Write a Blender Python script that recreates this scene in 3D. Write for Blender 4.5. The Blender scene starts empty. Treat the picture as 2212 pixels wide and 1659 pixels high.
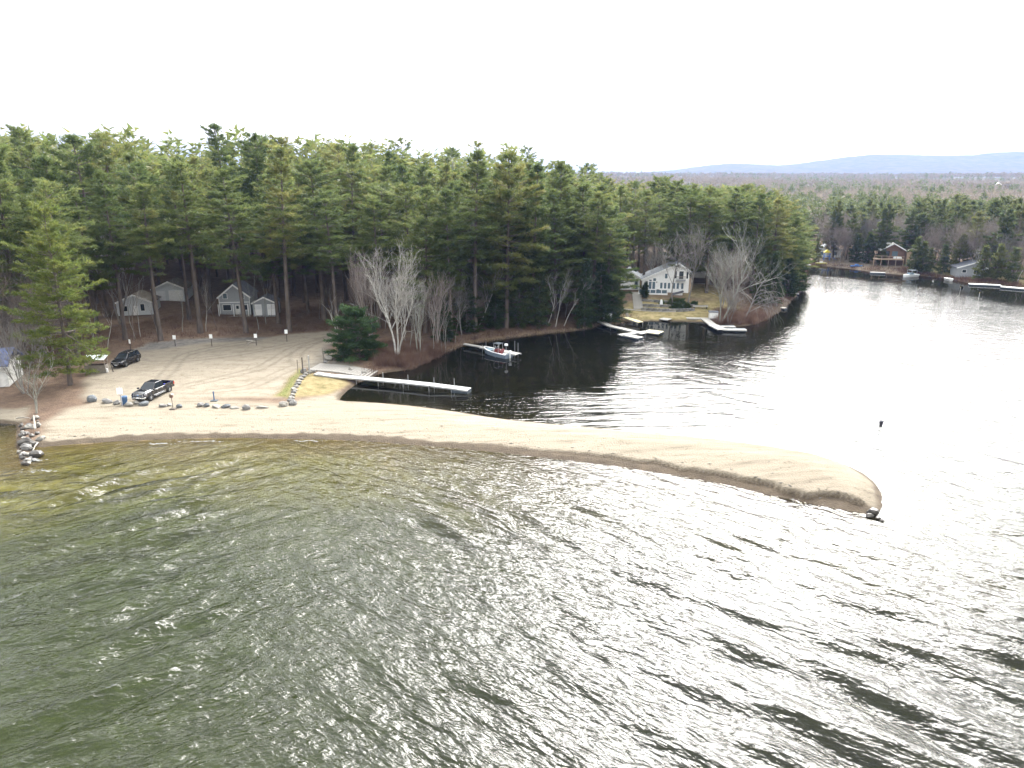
import bpy, math, random
import numpy as np
from mathutils import Vector, Matrix

scene = bpy.context.scene
R = math.radians
COL = scene.collection

# ---------------------------------------------------------------- camera
CAM_H, PITCH, FPX = 28.0, R(16.0), 1551.0          # drone height, tilt; focal length in units of a 2212 px wide frame
cd = bpy.data.cameras.new("camera")
cam = bpy.data.objects.new("camera", cd); COL.objects.link(cam)
cam.location = (0, 0, CAM_H); cam.rotation_euler = (R(90) - PITCH, 0, 0)
cd.sensor_width = 36; cd.lens = 36 * FPX / 2212; cd.clip_start = 0.5; cd.clip_end = 20000
scene.camera = cam

# ---------------------------------------------------------------- sky, sun, exposure
SUN_AZ, SUN_EL = R(19), R(42)                        # azimuth to the right of the view direction (+Y), thin bright overcast
w = bpy.data.worlds.new("World"); scene.world = w; w.use_nodes = True
nt = w.node_tree; nt.nodes.clear()
sky = nt.nodes.new("ShaderNodeTexSky"); sky.sky_type = 'NISHITA'; sky.sun_disc = False
sky.sun_elevation = SUN_EL; sky.sun_rotation = SUN_AZ
sky.air_density = 3.0; sky.dust_density = 5.5; sky.ozone_density = 1.0
hs = nt.nodes.new("ShaderNodeHueSaturation"); hs.inputs["Saturation"].default_value = 0.12
bg = nt.nodes.new("ShaderNodeBackground"); bg.inputs["Strength"].default_value = 0.15
wo = nt.nodes.new("ShaderNodeOutputWorld")
nt.links.new(sky.outputs[0], hs.inputs["Color"]); nt.links.new(hs.outputs[0], bg.inputs["Color"]); nt.links.new(bg.outputs[0], wo.inputs["Surface"])
sl = bpy.data.lights.new("sun", 'SUN'); sl.energy = 1.5; sl.angle = R(40); sl.color = (1.0, 0.98, 0.945)
so = bpy.data.objects.new("sun", sl); COL.objects.link(so); so.location = (60, 120, 90)
sdir = Vector((math.sin(SUN_AZ) * math.cos(SUN_EL), math.cos(SUN_AZ) * math.cos(SUN_EL), math.sin(SUN_EL)))
so.rotation_euler = (-sdir).to_track_quat('-Z', 'Y').to_euler()
scene.view_settings.view_transform = 'Standard'; scene.view_settings.look = 'None'
scene.view_settings.gamma = 1.0; scene.view_settings.use_curve_mapping = False
scene.view_settings.exposure = 2.2
cy = scene.cycles
cy.max_bounces = 6; cy.diffuse_bounces = 3; cy.glossy_bounces = 2; cy.transparent_max_bounces = 12
cy.volume_bounces = 0; cy.caustics_reflective = False; cy.caustics_refractive = False
cy.use_denoising = True
try: cy.denoiser = 'OPENIMAGEDENOISE'
except Exception: pass

# ---------------------------------------------------------------- survey: photo pixel (2212 px wide) -> point on a level
CP, SP = math.cos(PITCH), math.sin(PITCH)
def ray(xd, yd):
    dx, dy = (xd - 1106) / FPX, -(yd - 829.5) / FPX
    return np.array([dx, CP + dy * SP, -SP + dy * CP])
def G(xd, yd, z=0.0):
    d = ray(xd, yd); t = (z - CAM_H) / d[2]
    return np.array([0, 0, CAM_H]) + d * t
def proj(p):
    x, y, z = p[0], p[1], p[2] - CAM_H
    dep = y * CP - z * SP
    return 1106 + FPX * x / dep, 829.5 - FPX * (y * SP + z * CP) / dep
def zrow(Y, yd):                                     # height seen at row yd at forward distance Y
    d = ray(1106, yd); return CAM_H + Y * d[2] / d[1]

# ---------------------------------------------------------------- mesh helpers
def mesh_np(name, V, F, mat=None, smooth=False):
    V = np.asarray(V, dtype=np.float32); F = np.asarray(F, dtype=np.int32); k = F.shape[1]
    me = bpy.data.meshes.new(name)
    me.vertices.add(len(V)); me.vertices.foreach_set("co", V.ravel())
    me.loops.add(F.size); me.loops.foreach_set("vertex_index", F.ravel())
    me.polygons.add(len(F)); me.polygons.foreach_set("loop_start", np.arange(0, F.size, k, dtype=np.int32))
    me.polygons.foreach_set("loop_total", np.full(len(F), k, dtype=np.int32))
    if smooth: me.polygons.foreach_set("use_smooth", np.ones(len(F), dtype=bool))
    me.update(calc_edges=True); me.validate()
    if mat: me.materials.append(mat)
    return me
def link(name, data, parent=None, loc=None, rot=None):
    o = bpy.data.objects.new(name, data); COL.objects.link(o)
    if parent is not None: o.parent = parent
    if loc is not None: o.location = loc
    if rot is not None: o.rotation_euler = rot
    return o
def tag(o, label=None, cat=None, group=None, kind=None):
    if label: o["label"] = label
    if cat: o["category"] = cat
    if group: o["group"] = group
    if kind: o["kind"] = kind
    return o
def thing(name, label, cat, loc=(0, 0, 0), rz=0.0, group=None):
    o = link(name, None, None, tuple(float(v) for v in loc), (0, 0, rz))
    o.empty_display_size = 0.3
    return tag(o, label, cat, group)
def copy_tree(o, parent=None):
    c = o.copy(); COL.objects.link(c); c.parent = parent
    for ch in o.children: copy_tree(ch, c)
    return c

class MB:
    """collects boxes, bars, tubes, prisms; build() links them as one mesh object"""
    def __init__(s): s.v = []; s.f = []
    def add(s, V, F):
        n = len(s.v); s.v += [tuple(map(float, p)) for p in V]; s.f += [tuple(i + n for i in q) for q in F]; return s
    def box(s, x0, x1, y0, y1, z0, z1):
        return s.add([(x0,y0,z0),(x1,y0,z0),(x1,y1,z0),(x0,y1,z0),(x0,y0,z1),(x1,y0,z1),(x1,y1,z1),(x0,y1,z1)],
                     [(3,2,1,0),(4,5,6,7),(0,1,5,4),(1,2,6,5),(2,3,7,6),(3,0,4,7)])
    def hexa(s, P): return s.add(P, [(3,2,1,0),(4,5,6,7),(0,1,5,4),(1,2,6,5),(2,3,7,6),(3,0,4,7)])
    def bar(s, a, b, wd, ht):                         # rectangular bar from a to b, width wd (sideways), height ht
        a, b = Vector(a), Vector(b); d = (b - a).normalized()
        up = Vector((0, 0, 1)) if abs(d.z) < 0.95 else Vector((0, 1, 0))
        sd = d.cross(up).normalized() * wd / 2; u = sd.normalized().cross(d).normalized() * ht / 2
        return s.hexa([a-sd-u, a+sd-u, b+sd-u, b-sd-u, a-sd+u, a+sd+u, b+sd+u, b-sd+u])
    def tube(s, pts, radii, n=8, cap=True):
        pts = [Vector(p) for p in pts]; V = []; F = []
        if not hasattr(radii, '__len__'): radii = [radii] * len(pts)
        for i, p in enumerate(pts):
            d = (pts[min(i+1, len(pts)-1)] - pts[max(i-1, 0)]).normalized()
            ref = Vector((1, 0, 0)) if abs(d.x) < 0.8 else Vector((0, 1, 0))
            a = d.cross(ref).normalized(); b = d.cross(a)
            for k in range(n):
                t = 2 * math.pi * k / n; V.append(p + (a * math.cos(t) + b * math.sin(t)) * radii[i])
        for i in range(len(pts) - 1):
            for k in range(n):
                F.append((i*n+k, i*n+(k+1) % n, (i+1)*n+(k+1) % n, (i+1)*n+k))
        if cap: F.append(tuple(range(n-1, -1, -1))); F.append(tuple((len(pts)-1)*n + k for k in range(n)))
        return s.add(V, F)
    def prism(s, prof, y0, y1):                      # profile in (x, z), extruded along y
        n = len(prof); V = [(x, y0, z) for x, z in prof] + [(x, y1, z) for x, z in prof]
        F = [tuple(range(n)), tuple(range(2*n-1, n-1, -1))]
        F += [(i, i+n, (i+1) % n + n, (i+1) % n) for i in range(n)]
        return s.add(V, [f[::-1] for f in F])
    def loft(s, secs, cap=True):                     # list of sections with the same number of points
        n = len(secs[0]); V = [p for q in secs for p in q]; F = []
        for i in range(len(secs) - 1):
            for k in range(n): F.append((i*n+k, i*n+(k+1) % n, (i+1)*n+(k+1) % n, (i+1)*n+k))
        if cap: F.append(tuple(range(n-1, -1, -1))); F.append(tuple((len(secs)-1)*n + k for k in range(n)))
        return s.add(V, F)
    def panel(s, q, u0, u1, v0, v1, off, th=0.02):   # thin panel on the quad q (4 corners: bl, br, tr, tl), proud by off
        q = [Vector(p) for p in q]
        def P(u, v): return (q[0]*(1-u)+q[1]*u)*(1-v) + (q[3]*(1-u)+q[2]*u)*v
        n = (q[1]-q[0]).cross(q[3]-q[0]).normalized()
        a, b, c, d = P(u0, v0), P(u1, v0), P(u1, v1), P(u0, v1)
        return s.hexa([a+n*(off-th), b+n*(off-th), c+n*(off-th), d+n*(off-th), a+n*off, b+n*off, c+n*off, d+n*off])
    def mesh(s, name, mat, smooth=False, bevel=0):
        me = bpy.data.meshes.new(name); me.from_pydata(s.v, [], s.f); me.update()
        if mat: me.materials.append(mat)
        if smooth:
            for p in me.polygons: p.use_smooth = True
        return me
    def build(s, name, mat, parent=None, bevel=0.0, smooth=False, loc=None, rot=None):
        o = link(name, s.mesh(name, mat, smooth), parent, loc, rot)
        if bevel:
            m = o.modifiers.new("bevel", 'BEVEL'); m.width = bevel; m.segments = 2; m.limit_method = 'ANGLE'; m.angle_limit = R(35)
        return o

# ---------------------------------------------------------------- materials
MATS = {}
def nodemat(name):
    m = bpy.data.materials.new(name); m.use_nodes = True; t = m.node_tree
    b = t.nodes["Principled BSDF"]; MATS[name] = m
    return m, t, b
def N(t, typ, **kw):
    n = t.nodes.new(typ)
    for k, v in kw.items(): setattr(n, k, v)
    return n
def simple(name, col, rough=0.6, metal=0.0, var=0.25, scale=3.0, spec=0.5, bump=0.0, stretch=(1,1,1), coat=0.0):
    """base colour broken up with noise: wear, dirt, grain"""
    m, t, b = nodemat(name)
    tc = N(t, "ShaderNodeTexCoord"); mp = N(t, "ShaderNodeMapping"); mp.inputs["Scale"].default_value = stretch
    nz = N(t, "ShaderNodeTexNoise"); nz.inputs["Scale"].default_value = scale; nz.inputs["Detail"].default_value = 6
    t.links.new(tc.outputs["Object"], mp.inputs["Vector"]); t.links.new(mp.outputs[0], nz.inputs["Vector"])
    cr = N(t, "ShaderNodeValToRGB"); e = cr.color_ramp.elements
    e[0].position = 0.3; e[1].position = 0.7
    e[0].color = (*[c * (1 - var) for c in col], 1); e[1].color = (*[min(1, c * (1 + var)) for c in col], 1)
    t.links.new(nz.outputs["Fac"], cr.inputs["Fac"]); t.links.new(cr.outputs["Color"], b.inputs["Base Color"])
    b.inputs["Roughness"].default_value = rough; b.inputs["Metallic"].default_value = metal
    b.inputs["Specular IOR Level"].default_value = spec; b.inputs["Coat Weight"].default_value = coat
    if bump:
        bp = N(t, "ShaderNodeBump"); bp.inputs["Distance"].default_value = bump
        t.links.new(nz.outputs["Fac"], bp.inputs["Height"]); t.links.new(bp.outputs[0], b.inputs["Normal"])
    return m
simple("white_paint", (0.83, 0.83, 0.82), 0.55, var=0.08)
simple("white_weathered", (0.62, 0.62, 0.60), 0.7, var=0.22, scale=1.2)
simple("grey_siding", (0.32, 0.34, 0.36), 0.7, var=0.15, stretch=(1, 1, 6))
simple("pale_siding", (0.60, 0.63, 0.65), 0.7, var=0.12, stretch=(1, 1, 6))
simple("brown_siding", (0.13, 0.075, 0.055), 0.75, var=0.25, stretch=(1, 1, 5))
simple("tan_siding", (0.42, 0.31, 0.22), 0.75, var=0.2)
simple("roof_dark", (0.075, 0.08, 0.095), 0.85, var=0.3, scale=5)
simple("roof_grey", (0.30, 0.32, 0.35), 0.85, var=0.25, scale=3)
simple("roof_brown", (0.11, 0.095, 0.07), 0.9, var=0.35, scale=3)
simple("roof_blue", (0.09, 0.12, 0.24), 0.6, var=0.15)
simple("roof_metal", (0.34, 0.38, 0.39), 0.5, 0.3, var=0.25, scale=1.5)
simple("glass_dark", (0.03, 0.04, 0.05), 0.08, var=0.2)
simple("glass_sky", (0.10, 0.145, 0.18), 0.08, var=0.2)
simple("deck_aluminium", (0.37, 0.375, 0.37), 0.6, 0.1, var=0.22, scale=1.0)
simple("dock_wood", (0.40, 0.37, 0.33), 0.8, var=0.25, scale=2, stretch=(1, 6, 1))
simple("dock_pale", (0.36, 0.35, 0.325), 0.75, var=0.25, scale=2)
simple("dock_yellow", (0.62, 0.55, 0.33), 0.75, var=0.18, scale=2)
simple("old_wood", (0.24, 0.215, 0.185), 0.85, var=0.3, scale=2, stretch=(1, 1, 8))
simple("post_wood", (0.20, 0.17, 0.14), 0.85, var=0.3, scale=4)
simple("dark_wood", (0.075, 0.06, 0.05), 0.85, var=0.3, scale=4)
simple("steel", (0.45, 0.46, 0.47), 0.4, 0.7, var=0.15)
simple("chrome", (0.75, 0.76, 0.78), 0.15, 0.9, var=0.05)
simple("tyre", (0.018, 0.018, 0.018), 0.8, var=0.3)
simple("alloy", (0.62, 0.63, 0.65), 0.3, 0.6, var=0.1)
simple("car_black", (0.008, 0.009, 0.013), 0.22, var=0.2, coat=0.6)
simple("suv_black", (0.006, 0.006, 0.008), 0.25, var=0.2, coat=0.5)
simple("car_glass", (0.02, 0.025, 0.03), 0.05, var=0.1)
simple("plastic_black", (0.015, 0.015, 0.016), 0.6, var=0.2)
simple("grille_dark", (0.03, 0.05, 0.09), 0.35, 0.4, var=0.2)
simple("emblem_blue", (0.20, 0.32, 0.55), 0.3, var=0.05)
simple("lamp_glass", (0.70, 0.66, 0.70), 0.1, var=0.15)
simple("plate_white", (0.75, 0.76, 0.78), 0.5, var=0.05)
simple("tail_red", (0.35, 0.03, 0.02), 0.25, var=0.1)
simple("tarp_blue", (0.05, 0.055, 0.45), 0.45, var=0.25)
simple("bin_blue", (0.045, 0.10, 0.20), 0.5, var=0.15)
simple("sign_white", (0.85, 0.86, 0.86), 0.5, var=0.04)
simple("sign_grey", (0.30, 0.30, 0.31), 0.6, var=0.1)
simple("hull_blue", (0.15, 0.19, 0.24), 0.25, var=0.1, coat=0.3)
simple("boat_white", (0.78, 0.80, 0.81), 0.3, var=0.06)
simple("boat_deck_blue", (0.22, 0.30, 0.35), 0.45, var=0.15)
simple("red_vinyl", (0.17, 0.035, 0.035), 0.5, var=0.2)
simple("canvas_dark", (0.05, 0.065, 0.08), 0.7, var=0.2)
simple("kayak_blue", (0.04, 0.18, 0.50), 0.4, var=0.1)
simple("play_yellow", (0.75, 0.62, 0.06), 0.5, var=0.1)
simple("play_blue", (0.08, 0.20, 0.55), 0.5, var=0.1)
simple("hull_yellow", (0.72, 0.66, 0.22), 0.35, var=0.1)
simple("brick", (0.22, 0.13, 0.10), 0.9, var=0.3, scale=8)
simple("concrete", (0.27, 0.255, 0.23), 0.9, var=0.18, scale=2.5)
simple("paving", (0.34, 0.325, 0.295), 0.9, var=0.18, scale=2.5)
simple("stone_grey", (0.17, 0.165, 0.157), 0.9, var=0.45, scale=2.2, bump=0.06)
simple("stone_pale", (0.25, 0.238, 0.212), 0.9, var=0.35, scale=2.2, bump=0.05)
simple("stone_blue", (0.13, 0.14, 0.148), 0.9, var=0.35, scale=2.5, bump=0.05)
simple("stone_wet", (0.065, 0.058, 0.05), 0.45, var=0.5, scale=2.0, bump=0.06)
simple("driftwood", (0.30, 0.275, 0.235), 0.85, var=0.25, scale=3)
simple("foam_white", (0.28, 0.285, 0.27), 0.8, var=0.05)
simple("black_buoy", (0.03, 0.03, 0.04), 0.5, var=0.2)

def bark(name, col, var=0.35, scale=1.6):
    return simple(name, col, 0.9, var=var, scale=scale, stretch=(1, 1, 0.35))
bark("bark_pine", (0.105, 0.085, 0.072)); bark("bark_pine_grey", (0.20, 0.185, 0.17))
bark("bark_grey", (0.21, 0.195, 0.18)); bark("bark_pink", (0.255, 0.215, 0.195)); bark("bark_brown", (0.17, 0.135, 0.115))
bark("bark_birch", (0.35, 0.335, 0.305), 0.35, 2.5); bark("bark_lichen", (0.25, 0.25, 0.215), 0.3, 2.5)

def foliage(name, dark, light, tip, rough=0.6):
    m, t, b = nodemat(name)
    tc = N(t, "ShaderNodeTexCoord"); nz = N(t, "ShaderNodeTexNoise"); nz.inputs["Scale"].default_value = 0.55; nz.inputs["Detail"].default_value = 5
    t.links.new(tc.outputs["Object"], nz.inputs["Vector"])
    oi = N(t, "ShaderNodeObjectInfo")
    ad = N(t, "ShaderNodeMath", operation='MULTIPLY_ADD'); ad.inputs[1].default_value = 0.36; ad.inputs[2].default_value = -0.18
    t.links.new(oi.outputs["Random"], ad.inputs[0])
    sm = N(t, "ShaderNodeMath", operation='ADD'); t.links.new(nz.outputs["Fac"], sm.inputs[0]); t.links.new(ad.outputs[0], sm.inputs[1])
    cr = N(t, "ShaderNodeValToRGB"); e = cr.color_ramp.elements
    e[0].position = 0.28; e[0].color = (*dark, 1); e[1].position = 0.56; e[1].color = (*light, 1)
    x = cr.color_ramp.elements.new(0.78); x.color = (*tip, 1)
    t.links.new(sm.outputs[0], cr.inputs["Fac"])
    t.links.new(cr.outputs["Color"], b.inputs["Base Color"]); b.inputs["Roughness"].default_value = rough; b.inputs["Specular IOR Level"].default_value = 0.25
    tr = N(t, "ShaderNodeBsdfTranslucent"); t.links.new(cr.outputs["Color"], tr.inputs["Color"])
    mx = N(t, "ShaderNodeMixShader"); mx.inputs[0].default_value = 0.48
    t.links.new(b.outputs[0], mx.inputs[1]); t.links.new(tr.outputs[0], mx.inputs[2]); t.links.new(mx.outputs[0], t.nodes["Material Output"].inputs["Surface"])
    return m
foliage("needles_pine", (0.074, 0.106, 0.036), (0.134, 0.166, 0.054), (0.205, 0.198, 0.064))
foliage("needles_young", (0.048, 0.086, 0.034), (0.082, 0.130, 0.046), (0.130, 0.155, 0.052))
foliage("needles_bright", (0.072, 0.106, 0.026), (0.125, 0.160, 0.038), (0.180, 0.190, 0.050))
foliage("needles_dark", (0.034, 0.056, 0.020), (0.060, 0.088, 0.030), (0.095, 0.108, 0.036))
foliage("needles_far", (0.066, 0.088, 0.038), (0.118, 0.136, 0.052), (0.170, 0.165, 0.066))
foliage("brush_brown", (0.085, 0.050, 0.038), (0.150, 0.095, 0.072), (0.24, 0.17, 0.13), 0.85)
foliage("brush_straw", (0.22, 0.16, 0.09), (0.34, 0.26, 0.15), (0.42, 0.33, 0.20), 0.85)
foliage("twigs_far", (0.115, 0.096, 0.078), (0.175, 0.150, 0.120), (0.225, 0.195, 0.152), 0.9)
foliage("grass_blades", (0.075, 0.085, 0.025), (0.13, 0.13, 0.045), (0.22, 0.19, 0.08), 0.8)
# ---------------------------------------------------------------- shoreline (surveyed), terrain heights
def sstep(a, b, x):
    t = np.clip((np.asarray(x, float) - a) / (b - a), 0, 1); return t * t * (3 - 2 * t)
def smooth_line(P, n=4):                             # Catmull-Rom through points
    P = [np.array(p, float) for p in P]; out = []
    for i in range(len(P) - 1):
        p0, p1, p2, p3 = P[max(i-1, 0)], P[i], P[i+1], P[min(i+2, len(P)-1)]
        for k in range(n):
            t = k / n
            out.append(0.5 * ((2*p1) + (-p0+p2)*t + (2*p0-5*p1+4*p2-p3)*t*t + (-p0+3*p1-3*p2+p3)*t**3))
    out.append(P[-1]); return out
g2 = lambda L: [G(x, y)[:2] for x, y in L]
left_shore = [(-500, 30), (-250, 62), (-120, 76)] + [tuple(p) for p in g2([(0, 914), (38, 917)])]
groin = g2([(36, 960), (46, 1003), (58, 1003), (74, 962)])
near_beach = smooth_line(g2([(84, 966), (180, 958), (300, 951), (450, 946), (600, 947), (750, 951), (900, 961), (1050, 974), (1180, 989), (1300, 1003),
                             (1420, 1021), (1540, 1041), (1660, 1068), (1780, 1093), (1870, 1110), (1893, 1113)]))
spit_back = smooth_line(g2([(1905, 1092), (1897, 1055), (1858, 1020), (1780, 988), (1700, 972), (1560, 951), (1400, 936), (1240, 921), (1090, 906), (980, 889), (880, 876), (790, 869),
                            (738, 866), (735, 858), (752, 842), (772, 828), (800, 817), (826, 806), (885, 797), (930, 778), (962, 762), (1005, 746), (1036, 740), (1100, 731), (1170, 722),
                            (1262, 712), (1297, 703), (1341, 700), (1360, 694), (1449, 694), (1522, 696), (1545, 703), (1590, 705), (1627, 700), (1674, 678), (1709, 648), (1724, 636),
                            (1739, 612), (1741, 586), (1752, 574), (1813, 578), (1883, 587), (1953, 594), (1990, 596), (2047, 602), (2093, 611), (2163, 618), (2212, 624)]), 3)
right_shore = [(150, 178), (200, 160), (300, 135), (500, 110), (900, 90)]
SHORE = np.array([tuple(p) for p in left_shore + groin + near_beach + spit_back + right_shore])
LAND = np.vstack([SHORE, [(7000, 90), (7000, 9000), (-7000, 9000), (-7000, 30)]])
NEAR = np.array([tuple(p) for p in near_beach])

def seg_dist(px, py, L):
    d2 = np.full(px.shape, 1e18)
    for (ax, ay), (bx, by) in zip(L[:-1], L[1:]):
        vx, vy = bx - ax, by - ay; q = vx * vx + vy * vy + 1e-9
        t = np.clip(((px - ax) * vx + (py - ay) * vy) / q, 0, 1)
        dd = (px - ax - t * vx) ** 2 + (py - ay - t * vy) ** 2
        np.minimum(d2, dd, out=d2)
    return np.sqrt(d2)
def inside(px, py, poly):
    c = np.zeros(px.shape, bool); n = len(poly); j = n - 1
    for i in range(n):
        xi, yi = poly[i][0], poly[i][1]; xj, yj = poly[j][0], poly[j][1]
        if yi != yj:
            c ^= ((yi > py) != (yj > py)) & (px < (xj - xi) * (py - yi) / (yj - yi) + xi)
        j = i
    return c
def soft(px, py, pix, width=1.0):                    # 1 inside a surveyed polygon, fading over width metres
    poly = np.array(g2(pix)); d = seg_dist(px, py, np.vstack([poly, poly[:1]]))
    s = np.where(inside(px, py, poly), d, -d)
    return sstep(-width, width, s)
def vnoise(x, y, s, seed=0):                         # smooth value noise
    r = np.random.RandomState(seed); T = r.rand(256, 256)
    u, v = x / s, y / s; i, j = np.floor(u).astype(int), np.floor(v).astype(int); fu, fv = u - i, v - j
    fu = fu * fu * (3 - 2 * fu); fv = fv * fv * (3 - 2 * fv)
    a, b, c, d = T[i % 256, j % 256], T[(i+1) % 256, j % 256], T[i % 256, (j+1) % 256], T[(i+1) % 256, (j+1) % 256]
    return (a*(1-fu)+b*fu)*(1-fv) + (c*(1-fu)+d*fu)*fv - 0.5

def height(px, py):
    px = np.asarray(px, float); py = np.asarray(py, float)
    d = seg_dist(px, py, SHORE); land = inside(px, py, LAND); dn = seg_dist(px, py, NEAR)
    sd = np.where(land, d, -d)
    wl = 1 - sstep(-25, 45, px)
    za = np.interp(d, [0, .6, 1.6, 5, 14, 45, 60, 80, 115, 170, 400], [.02, .22, .36, .70, 1.0, 1.5, 2.4, 4.6, 10.5, 16, 20])
    zb = np.interp(d, [0, .6, 1.6, 5, 20, 60, 150, 400], [.02, .22, .36, .75, 1.9, 3.6, 5, 6])
    z = za * wl + zb * (1 - wl)
    spit = sstep(-20, 30, px) * (py < 92) * sstep(0.2, 3.0, d)
    sc = sstep(-15, 40, px) * (py < 92)
    z = z + sc * 0.55 * sstep(0.95, 1.25, dn + 0.6 * vnoise(px, py, 1.4, 9) + 0.7 * vnoise(px, py, 3.7, 10) + .3 * vnoise(px, py, .7, 14)) * sstep(0.0, 2.6, np.where(dn > d + .01, d, 9))
    z = z + 0.05 * vnoise(px, py, 2.5, 1) * sstep(1, 4, d) + 0.22 * vnoise(px, py, 9, 2) * sstep(8, 25, d) * (1 - sstep(-75, -60, px) * (1 - sstep(-15, -5, px)) * sstep(80, 85, py) * (1 - sstep(118, 124, py)))
    z = z + 1.3 * sstep(151, 161, py) * sstep(16, 26, px) * (1 - sstep(55, 68, px))          # terrace of the white house
    z = z + (py > 300) * (0 + 26 * sstep(420, 1900, py) * (0.9 + 0.5 * vnoise(px, py, 700, 5)) + 6 * vnoise(px, py, 260, 6) * sstep(320, 600, py))
    bed = -np.interp(d, [0, 1.5, 4, 9, 16, 30, 80], [0.0, .22, .42, .85, 1.7, 3.0, 4.0])
    return np.where(land, z, bed), sd, dn
def gz(x, y): return float(height(np.array([x]), np.array([y]))[0][0])
def GP(xd, yd):                                      # ground point seen at a pixel
    z = 0.0
    for _ in range(10):
        p = G(xd, yd, z); z = 0.5 * z + 0.5 * max(gz(p[0], p[1]), 0.0)
    p = G(xd, yd, z); p[2] = max(gz(p[0], p[1]), 0.0); return p

def axis(segs):
    out = []
    for a, b, s in segs: out += list(np.arange(a, b, s))
    return np.array(out + [segs[-1][1]])
def grow(a, b, s, k):
    out = [a]; 
    while abs(out[-1] - a) < abs(b - a): out.append(out[-1] + math.copysign(s, b - a)); s *= k
    return out
gx = np.array(grow(-92, -6500, 1.2, 1.13)[:0:-1] + list(np.arange(-92, 60, 0.36)) + list(np.arange(60, 72, 1.0)) + list(np.arange(72, 165, 1.2)) + grow(165, 6500, 2, 1.13))
gy = np.array([-200, -120, -60, -20, 0, 15, 28, 36] + list(np.arange(42, 55, 0.5)) + list(np.arange(55, 84, 0.22)) + list(np.arange(84, 132, 0.5)) + list(np.arange(132, 260, 1.2)) + grow(260, 7000, 3, 1.09))
X, Y = np.meshgrid(gx, gy); Z, SD, DN = height(X.ravel(), Y.ravel()); px, py = X.ravel(), Y.ravel()
jit = 0.9 * vnoise(px, py, 3.0, 11) + 0.5 * vnoise(px, py, 1.1, 12)
jx, jy = px + 1.2 * vnoise(px, py, 4, 21) + .5 * vnoise(px, py, 1.3, 23), py + 1.2 * vnoise(px, py, 4, 22) + .5 * vnoise(px, py, 1.3, 24)
BEACH_PIX = [(60, 985), (92, 930), (150, 896), (200, 882), (330, 876), (600, 884), (650, 872), (700, 862), (735, 850), (775, 858), (1000, 870), (2000, 940), (2000, 1200), (60, 1200)]
LOT_PIX = [(168, 872), (180, 845), (215, 812), (240, 800), (290, 772), (330, 757), (480, 750), (560, 744), (640, 736), (700, 729), (742, 733), (716, 752), (705, 772), (720, 790), (800, 805), (815, 818), (700, 812), (660, 806), (640, 822), (615, 845), (598, 872), (330, 882), (200, 884)]
beach = soft(jx, jy, BEACH_PIX, 0.9) * (SD > -60)
lot = soft(jx, jy, LOT_PIX, 0.9)
small_beach = soft(jx, jy, [(-300, 915), (-300, 880), (0, 893), (30, 896), (64, 890), (60, 915), (30, 922), (0, 922)], 0.7)
island = soft(jx, jy, [(640, 824), (664, 812), (690, 818), (740, 824), (756, 836), (735, 848), (712, 860), (650, 868), (622, 868)], 0.7)
moss = soft(jx, jy, [(597, 870), (612, 845), (640, 812), (650, 806), (655, 813), (634, 838), (622, 870)], 0.5)
lawn = soft(jx, jy, [(1335, 693), (1345, 672), (1400, 668), (1500, 672), (1560, 668), (1620, 680), (1560, 696), (1530, 694), (1380, 695)], 1.5)
lawn2 = soft(jx, jy, [(1475, 668), (1490, 640), (1560, 645), (1590, 670)], 2.0) + soft(jx, jy, [(1370, 640), (1440, 645), (1440, 668), (1380, 668)], 2.0) * .4
dark_strip = soft(jx, jy, [(296, 772), (330, 756), (470, 747), (580, 741), (560, 750), (470, 755), (400, 764), (310, 776)], 1.0)
far_sand = soft(jx, jy, [(1745, 577), (1770, 560), (1850, 566), (1880, 575), (1925, 580), (1955, 588), (1950, 598), (1880, 592), (1810, 582)], 1.6)
far_lawn = soft(jx, jy, [(1975, 593), (1985, 582), (2050, 586), (2060, 600), (2000, 598)], 2.5) + soft(jx, jy, [(2080, 606), (2150, 600), (2260, 612), (2260, 632), (2160, 620)], 2.0) * .6
sand = np.clip(np.maximum.reduce([beach, lot * 0.999, small_beach, far_sand * .8]), 0, 1) * (1 - np.clip(island, 0, 1)) * (1 - moss)
grass = np.clip(np.maximum.reduce([island * .8, moss, lawn, lawn2 * .8, far_lawn]), 0, 1)
grey = np.clip(dark_strip, 0, 1)
ramp_grey = soft(jx, jy, [(668, 800), (690, 775), (735, 735), (760, 735), (720, 760), (716, 785), (760, 800), (700, 812)], 1.0)
wet = np.clip(1 - sstep(1.0, 1.3, DN + 0.6 * vnoise(px, py, 1.4, 9) + 0.7 * vnoise(px, py, 3.7, 10) + .3 * vnoise(px, py, .7, 14) - 0.15 * sstep(20, 60, px) + 0.25 * (1 - sstep(-30, -10, px))), 0, 1) * (DN < 3) * (SD > -2)
wet = np.maximum(wet, (1 - sstep(0.25, 0.8, SD + 0.5 * vnoise(px, py, 1.7, 35))) * (SD > -3))
nearshore = 1 - sstep(0, 22, np.where(py < 110, DN, 99))                      # sandy bottom off the beach
ZG = Z.reshape(len(gy), len(gx))
def gz(x, y):                                        # bilinear lookup in the finished terrain
    i = min(max(int(np.searchsorted(gx, x)) - 1, 0), len(gx) - 2); j = min(max(int(np.searchsorted(gy, y)) - 1, 0), len(gy) - 2)
    u = (x - gx[i]) / (gx[i+1] - gx[i]); v = (y - gy[j]) / (gy[j+1] - gy[j])
    return float((ZG[j, i] * (1-u) + ZG[j, i+1] * u) * (1-v) + (ZG[j+1, i] * (1-u) + ZG[j+1, i+1] * u) * v)
def in_poly(x, y, poly):
    c = False; j = len(poly) - 1
    for i in range(len(poly)):
        xi, yi = poly[i]; xj, yj = poly[j]
        if (yi > y) != (yj > y) and x < (xj - xi) * (y - yi) / (yj - yi) + xi: c = not c
        j = i
    return c
tracks_ = np.zeros_like(sand)
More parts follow.
